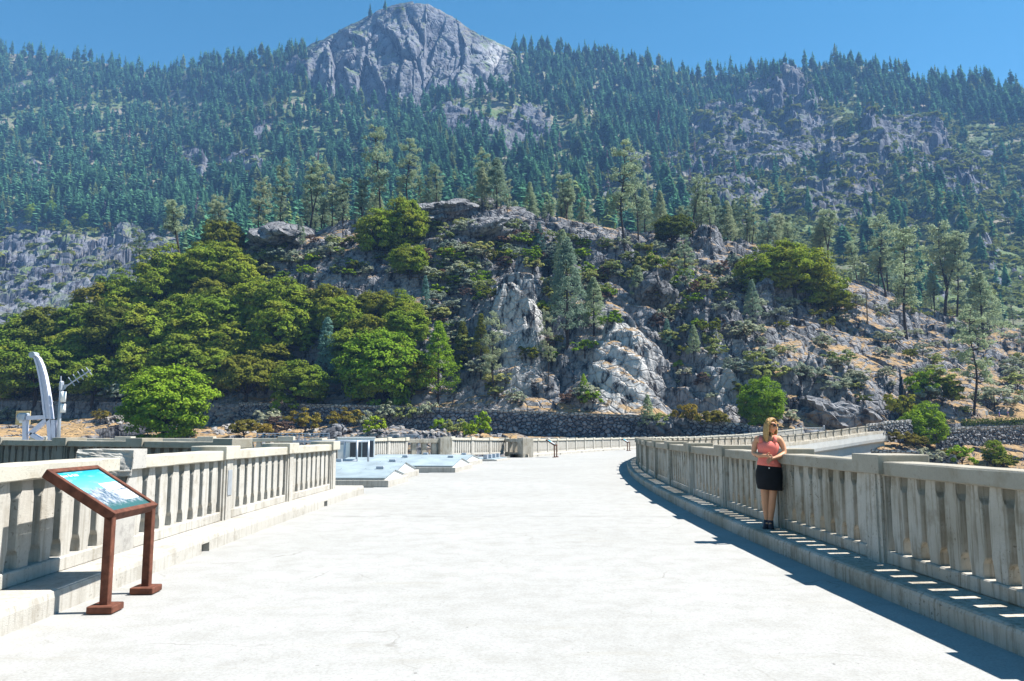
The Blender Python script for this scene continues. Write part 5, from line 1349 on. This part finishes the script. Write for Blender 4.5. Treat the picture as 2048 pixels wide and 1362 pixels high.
# palms and five fingers each
pl_ = add((.045, -.225, 1.112), .026, 13)
for k, (dx, dy, dz, ln) in enumerate(((1, -.25, .16, .066), (1, -.32, .03, .075), (.98, -.32, -.12, .070), (.9, -.25, -.28, .056))):
    v = Vector((dx, dy, dz)).normalized(); a_ = Vector((.055, -.228, 1.128 - k * .016)); i1 = add(tuple(a_ + v * ln * .45), .0095, pl_); i2 = add(tuple(a_ + v * ln * .75 + Vector((0, 0, -.008))), .0085, i1); add(tuple(a_ + v * ln + Vector((-.004, .006, -.022))), .0075, i2)
t1 = add((.050, -.235, 1.150), .011, pl_); add((.080, -.255, 1.165), .0095, t1)
pr_ = add((.100, -.232, 1.060), .026, 18)
for k, (dx, dy, dz, ln) in enumerate(((-.9, -.35, -.05, .066), (-.92, -.38, -.22, .075), (-.85, -.36, -.36, .070), (-.75, -.28, -.5, .056))):
    v = Vector((dx, dy, dz)).normalized(); a_ = Vector((.092, -.238, 1.074 - k * .015)); i1 = add(tuple(a_ + v * ln * .45), .0095, pr_); i2 = add(tuple(a_ + v * ln * .75 + Vector((0, 0, -.006))), .0085, i1); add(tuple(a_ + v * ln + Vector((.003, .004, -.020))), .0075, i2)
t2 = add((.095, -.25, 1.090), .011, pr_); add((.068, -.268, 1.10), .0095, t2)
ns = add((.196, -.058, 1.566), .013, 7)          # nose; the head is turned to her left
add((.168, -.045, 1.520), .022, 6)               # chin
body = skinned('body', J, B, M['skin'], woman)
# tank top with scoop neck and straps
tp = MB()
tp.loft(rings([(.055, 0, .955, .178, .135, -.018), (.052, 0, 1.0, .172, .130), (.05, 0, 1.06, .152, .116), (.05, -.004, 1.12, .150, .118), (.052, -.012, 1.20, .163, .135), (.055, -.014, 1.255, .168, .138), (.055, -.004, 1.30, .160, .122), (.056, .004, 1.335, .142, .104)]), True, False)
for s in (-1, 1):
    x0 = .055 + s * .105
    tp.loft([[(x0 - .03, -.10, 1.315), (x0 + .03, -.10, 1.315), (x0 + .03, -.088, 1.315), (x0 - .03, -.088, 1.315)], [(x0 - .026, -.075, 1.39), (x0 + .026, -.075, 1.39), (x0 + .026, -.060, 1.38), (x0 - .026, -.060, 1.38)],
             [(x0 - .024, .01, 1.432), (x0 + .024, .01, 1.432), (x0 + .024, .01, 1.418), (x0 - .024, .01, 1.418)], [(x0 - .03, .09, 1.37), (x0 + .03, .09, 1.37), (x0 + .03, .078, 1.36), (x0 - .03, .078, 1.36)], [(x0 - .03, .112, 1.30), (x0 + .03, .112, 1.30), (x0 + .03, .10, 1.30), (x0 - .03, .10, 1.30)]])
top = tp.build('tank_top', M['pink'], woman, True)
sd_ = top.modifiers.new('solid', 'SOLIDIFY'); sd_.thickness = .006
# skirt
sk = MB().loft(rings([(.055, 0, 1.0, .166, .124), (.052, 0, .955, .176, .132), (.05, 0, .88, .198, .146), (.05, -.005, .80, .204, .150), (.05, -.01, .70, .196, .148), (.052, -.01, .63, .188, .142, .010), (.052, -.01, .590, .184, .140, -.014)]), True, False).build('skirt', M['black'], woman, True)
sd_ = sk.modifiers.new('solid', 'SOLIDIFY'); sd_.thickness = .008
MB().tube([(.06, -.150, .925), (.06, -.160, .925)], .011, 10).build('button', M['button'], sk)
for (x, y, yaw) in ((-.010, .0, -.20), (.045, -.04, .10)):
    Ms = Matrix.Translation((x, y, 0)) @ Matrix.Rotation(yaw, 4, 'Z')
    b = MB(); b.loft([[Ms @ Vector(p) for p in rg] for rg in rings([(0, -.035, 0, .046, .125), (0, -.035, .022, .048, .127), (0, -.03, .05, .044, .115), (0, .008, .085, .046, .075), (0, .02, .125, .045, .052)], 16)])
    sh = b.build('shoe', M['shoe'], woman, True)
    b = MB(); b.loft([[Ms @ Vector(p) for p in rg] for rg in rings([(0, -.035, -.002, .050, .130), (0, -.035, .020, .051, .131)], 16)]); b.build('sole', M['darkcloth'], sh)
# hair: long strands falling from the crown over the shoulder
hr = MB(); r_h = random.Random(3); hd = Vector((.112, .0, 1.595)); face = Vector((.80, -.60, -.10)).normalized()
for k in range(190):
    a = r_h.uniform(0, 2 * math.pi); el = r_h.uniform(-.15, 1.45); d = Vector((math.cos(a) * math.cos(el), math.sin(a) * math.cos(el), math.sin(el)))
    if d.dot(face) > .42 and el < .95: continue
    s = hd + Vector((d.x * .088, d.y * .100, d.z * .098)); d2 = Vector((d.x, d.y, 0)); d2 = d2.normalized() if d2.length > .05 else Vector((0, 1, 0))
    if d2.dot(face) > .35: d2 = (d2 - face * d2.dot(face) * 1.0); d2 = d2.normalized() if d2.length > .01 else Vector((-.78, -.62, 0))
    p1 = hd + Vector((d2.x * .098, d2.y * .108, .0 + r_h.uniform(-.02, .02))); p2 = hd + Vector((d2.x * .104, d2.y * .108, -.13)) + Vector((-.012, -.012, 0)); ln_ = r_h.uniform(.20, .30)
    p3 = hd + Vector((d2.x * .09 - .03, d2.y * .08 - .035, -ln_))
    hr.tube([hd + Vector((0, 0, .105)).lerp(s - hd, .6), s, p1, p2, p3], [.012, .017, .017, .015, .004], 5)
hr.build('hair', M['hair'], woman, True)
gl = MB(); fx_ = face; fs = Vector((-face.y, face.x, 0))
for s in (-1, 1):
    c = hd + fx_ * .094 + fs * (s * .034) + Vector((0, 0, -.005)); gl.loft([[c + fs * (.031 * math.cos(t)) + Vector((0, 0, .023 * math.sin(t))) + fx_ * o - fx_ * .010 * abs(math.cos(t)) * (1 if s * math.cos(t) > 0 else 0) for t in [k * math.pi / 7 for k in range(14)]] for o in (-.004, .005)])
gl.bar(hd + fx_ * .098 - fs * .008 + Vector((0, 0, .004)), hd + fx_ * .098 + fs * .008 + Vector((0, 0, .004)), .006, .006)
for s in (-1, 1): gl.bar(hd + fx_ * .088 + fs * (s * .066) + Vector((0, 0, .006)), hd - fx_ * .02 + fs * (s * .084) + Vector((0, 0, .006)), .006, .008)
gl.build('sunglasses', M['glass'], woman)
m0 = hd + fx_ * .093 + Vector((0, 0, -.066)); MB().tube([m0 - fs * .022, m0 + fx_ * .006, m0 + fs * .022], [.003, .007, .003], 6).build('mouth', M['lips'], woman)
for s in (-1, 1): MB().loft([[hd + fs * (s * .079) + fx_ * (.016 * math.cos(t) - .01) + Vector((0, 0, .028 * math.sin(t) - .02)) + fs * (s * o) for t in [k * math.pi / 5 for k in range(10)]] for o in (-.006, .008)]).build('ear', M['skin'], woman)
b = MB(); b.tube([(-.112 + .034 * math.cos(t), -.085 + .012 * math.cos(t), 1.122 + .036 * math.sin(t)) for t in [k * math.pi / 6 for k in range(13)]], .005, 6); b.build('bracelet', M['darkcloth'], woman)

def walker(p, rz, h, shirt, shorts, label, hat=None, pack=None, stride=.18):
    w = tag(empty('person', p, rz), label, 'person'); w.scale = (h / 1.72,) * 3
    j = [((0, 0, .95), (.12, .09)), ((0, 0, 1.15), (.12, .085)), ((0, -.01, 1.36), (.13, .08)), ((0, -.01, 1.46), .05), ((0, -.03, 1.54), .06), ((0, -.03, 1.63), .078), ((0, -.03, 1.68), .055), ((0, -.13, 1.61), .013),
         ((-.17, 0, 1.38), .05), ((-.21, .05, 1.13), .04), ((-.19, -.10, .92), .03), ((.17, 0, 1.38), .05), ((.21, -.03, 1.13), .04), ((.19, -.18, .96), .03),
         ((-.09, 0, .88), .085), ((-.09, -stride * .7, .50), .055), ((-.09, -stride, .08), .035), ((-.09, -stride - .13, .04), .03), ((.09, 0, .88), .085), ((.09, stride * .2, .50), .055), ((.09, stride, .10), .035), ((.09, stride - .11, .04), .03),
         ((-.19, -.15, .85), .03), ((.19, -.24, .92), .03)]
    bo = [(0, 1), (1, 2), (2, 3), (3, 4), (4, 5), (5, 6), (5, 7), (2, 8), (8, 9), (9, 10), (2, 11), (11, 12), (12, 13), (0, 14), (14, 15), (15, 16), (16, 17), (0, 18), (18, 19), (19, 20), (20, 21), (10, 22), (13, 23)]
    for hd_, sgn, bx, by, bz in ((22, -1, -.19, -.15, .85), (23, 1, .19, -.24, .92)):
        for k in range(4): j.append(((bx + (k - 1.5) * .014, by - .02 - .006 * k, bz - .075 + .006 * abs(k - 1)), .0095)); bo.append((hd_, len(j) - 1))
        j.append(((bx - sgn * .035, by - .035, bz - .03), .010)); bo.append((hd_, len(j) - 1))
    skinned('body', j, bo, M['skin'], w, 0, 1)
    sh_ = MB().loft(rings([(0, 0, .90, .17, .125), (0, 0, 1.1, .155, .115), (0, -.005, 1.3, .175, .125), (0, -.005, 1.42, .15, .10), (0, -.01, 1.47, .07, .065)], 16), True, False)
    for s in (-1, 1): sh_.tube([(s * .14, 0, 1.39), (s * .195, .02, 1.27), (s * .215, .03, 1.16)], [.075, .065, .06], 8)
    sh_.build('shirt', M[shirt], w, True)
    st = MB()
    for s, e in ((-1, -stride * .55), (1, stride * .12)): st.tube([(s * .085, 0, .95), (s * .09, e * .5, .75), (s * .09, e, .52)], [.125, .105, .092], 10)
    st.build('shorts', M[shorts], w, True)
    b = MB()
    for s, e in ((-1, -stride), (1, stride)): b.loft(rings([(s * .09, e - .05, 0, .05, .13), (s * .09, e - .05, .04, .05, .13), (s * .09, e, .11, .045, .06)], 10))
    b.build('shoes', M['shoe'], w)
    MB().loft(rings([(0, -.01, 1.54, .075, .08), (0, -.012, 1.62, .092, .10), (0, -.02, 1.69, .082, .092), (0, -.03, 1.735, .04, .05)], 12)).build('hair', M['darkcloth' if hat else 'hair'], w, True)
    if hat: MB().loft(rings([(0, -.03, 1.655, .16, .17), (0, -.03, 1.67, .15, .16), (0, -.03, 1.675, .098, .105), (0, -.03, 1.76, .085, .09)], 14)).build('hat', M[hat], w, True)
    if pack: MB().box((-.14, .10, 1.02), (.14, .28, 1.45), .05, seg=2).build('backpack', M[pack], w)
    return w
for x, y, rz, h, s1, s2, lab, hat, pk in (
    (1944, 838, 1.2, 1.75, 'whitecloth', 'darkcloth', 'walker in a white shirt at the foot of the trail pine, leftmost of the walkers', None, 'darkcloth'),
    (1955, 838, 1.0, 1.75, 'khaki', 'darkcloth', 'walker in a khaki shirt just right of the trail pine trunk', 'khaki', None),
    (1999, 837, .9, 1.72, 'blue', 'blue', 'walker in blue with a pale hat on the sunny trail', 'whitecloth', None),
    (2016, 836, 1.1, 1.66, 'purple', 'khaki', 'walker in a violet top, rightmost on the trail', None, None)):
    p = hits(H, x, y, 150, 200); walker(p, rz, h, s1, s2, lab, hat, pk)
for x, y, hp, w, lab in ((1974, 839, 17, 5, 'small white trail sign on a post between the walkers'), (1873, 850, 20, 6, 'small pale trail sign on a post at the left end of the trail')):
    p = hits(H, x, y, 140, 200); s = p.y / F
    r_ = tag(empty('trail_sign', p), lab, 'sign')
    MB().box((-.05, -.05, -.4), (.05, .05, hp * s), .01).build('post', M['polewood'], r_)
    MB().box((-w * s / 2, -.08, hp * s * .5), (w * s / 2, -.051, hp * s * 1.0), .01).build('board', M['white'], r_)

# ================================================================== AIR
hz = MB().box((-2200, -150, -48), (2200, 2080, 860))
hm = D.materials.new('haze_air'); hm.use_nodes = True; ht = hm.node_tree; ht.nodes.clear()
pv = ht.nodes.new('ShaderNodeVolumePrincipled'); ho = ht.nodes.new('ShaderNodeOutputMaterial'); ht.links.new(pv.outputs[0], ho.inputs['Volume'])
pv.inputs['Color'].default_value = (0.26, 0.52, 1.0, 1); pv.inputs['Density'].default_value = 0.00017; pv.inputs['Anisotropy'].default_value = 0.1
tag(hz.build('haze', hm), 'thin blue air between the camera and the mountain', None, None, 'stuff')
print('objects', len(D.objects))
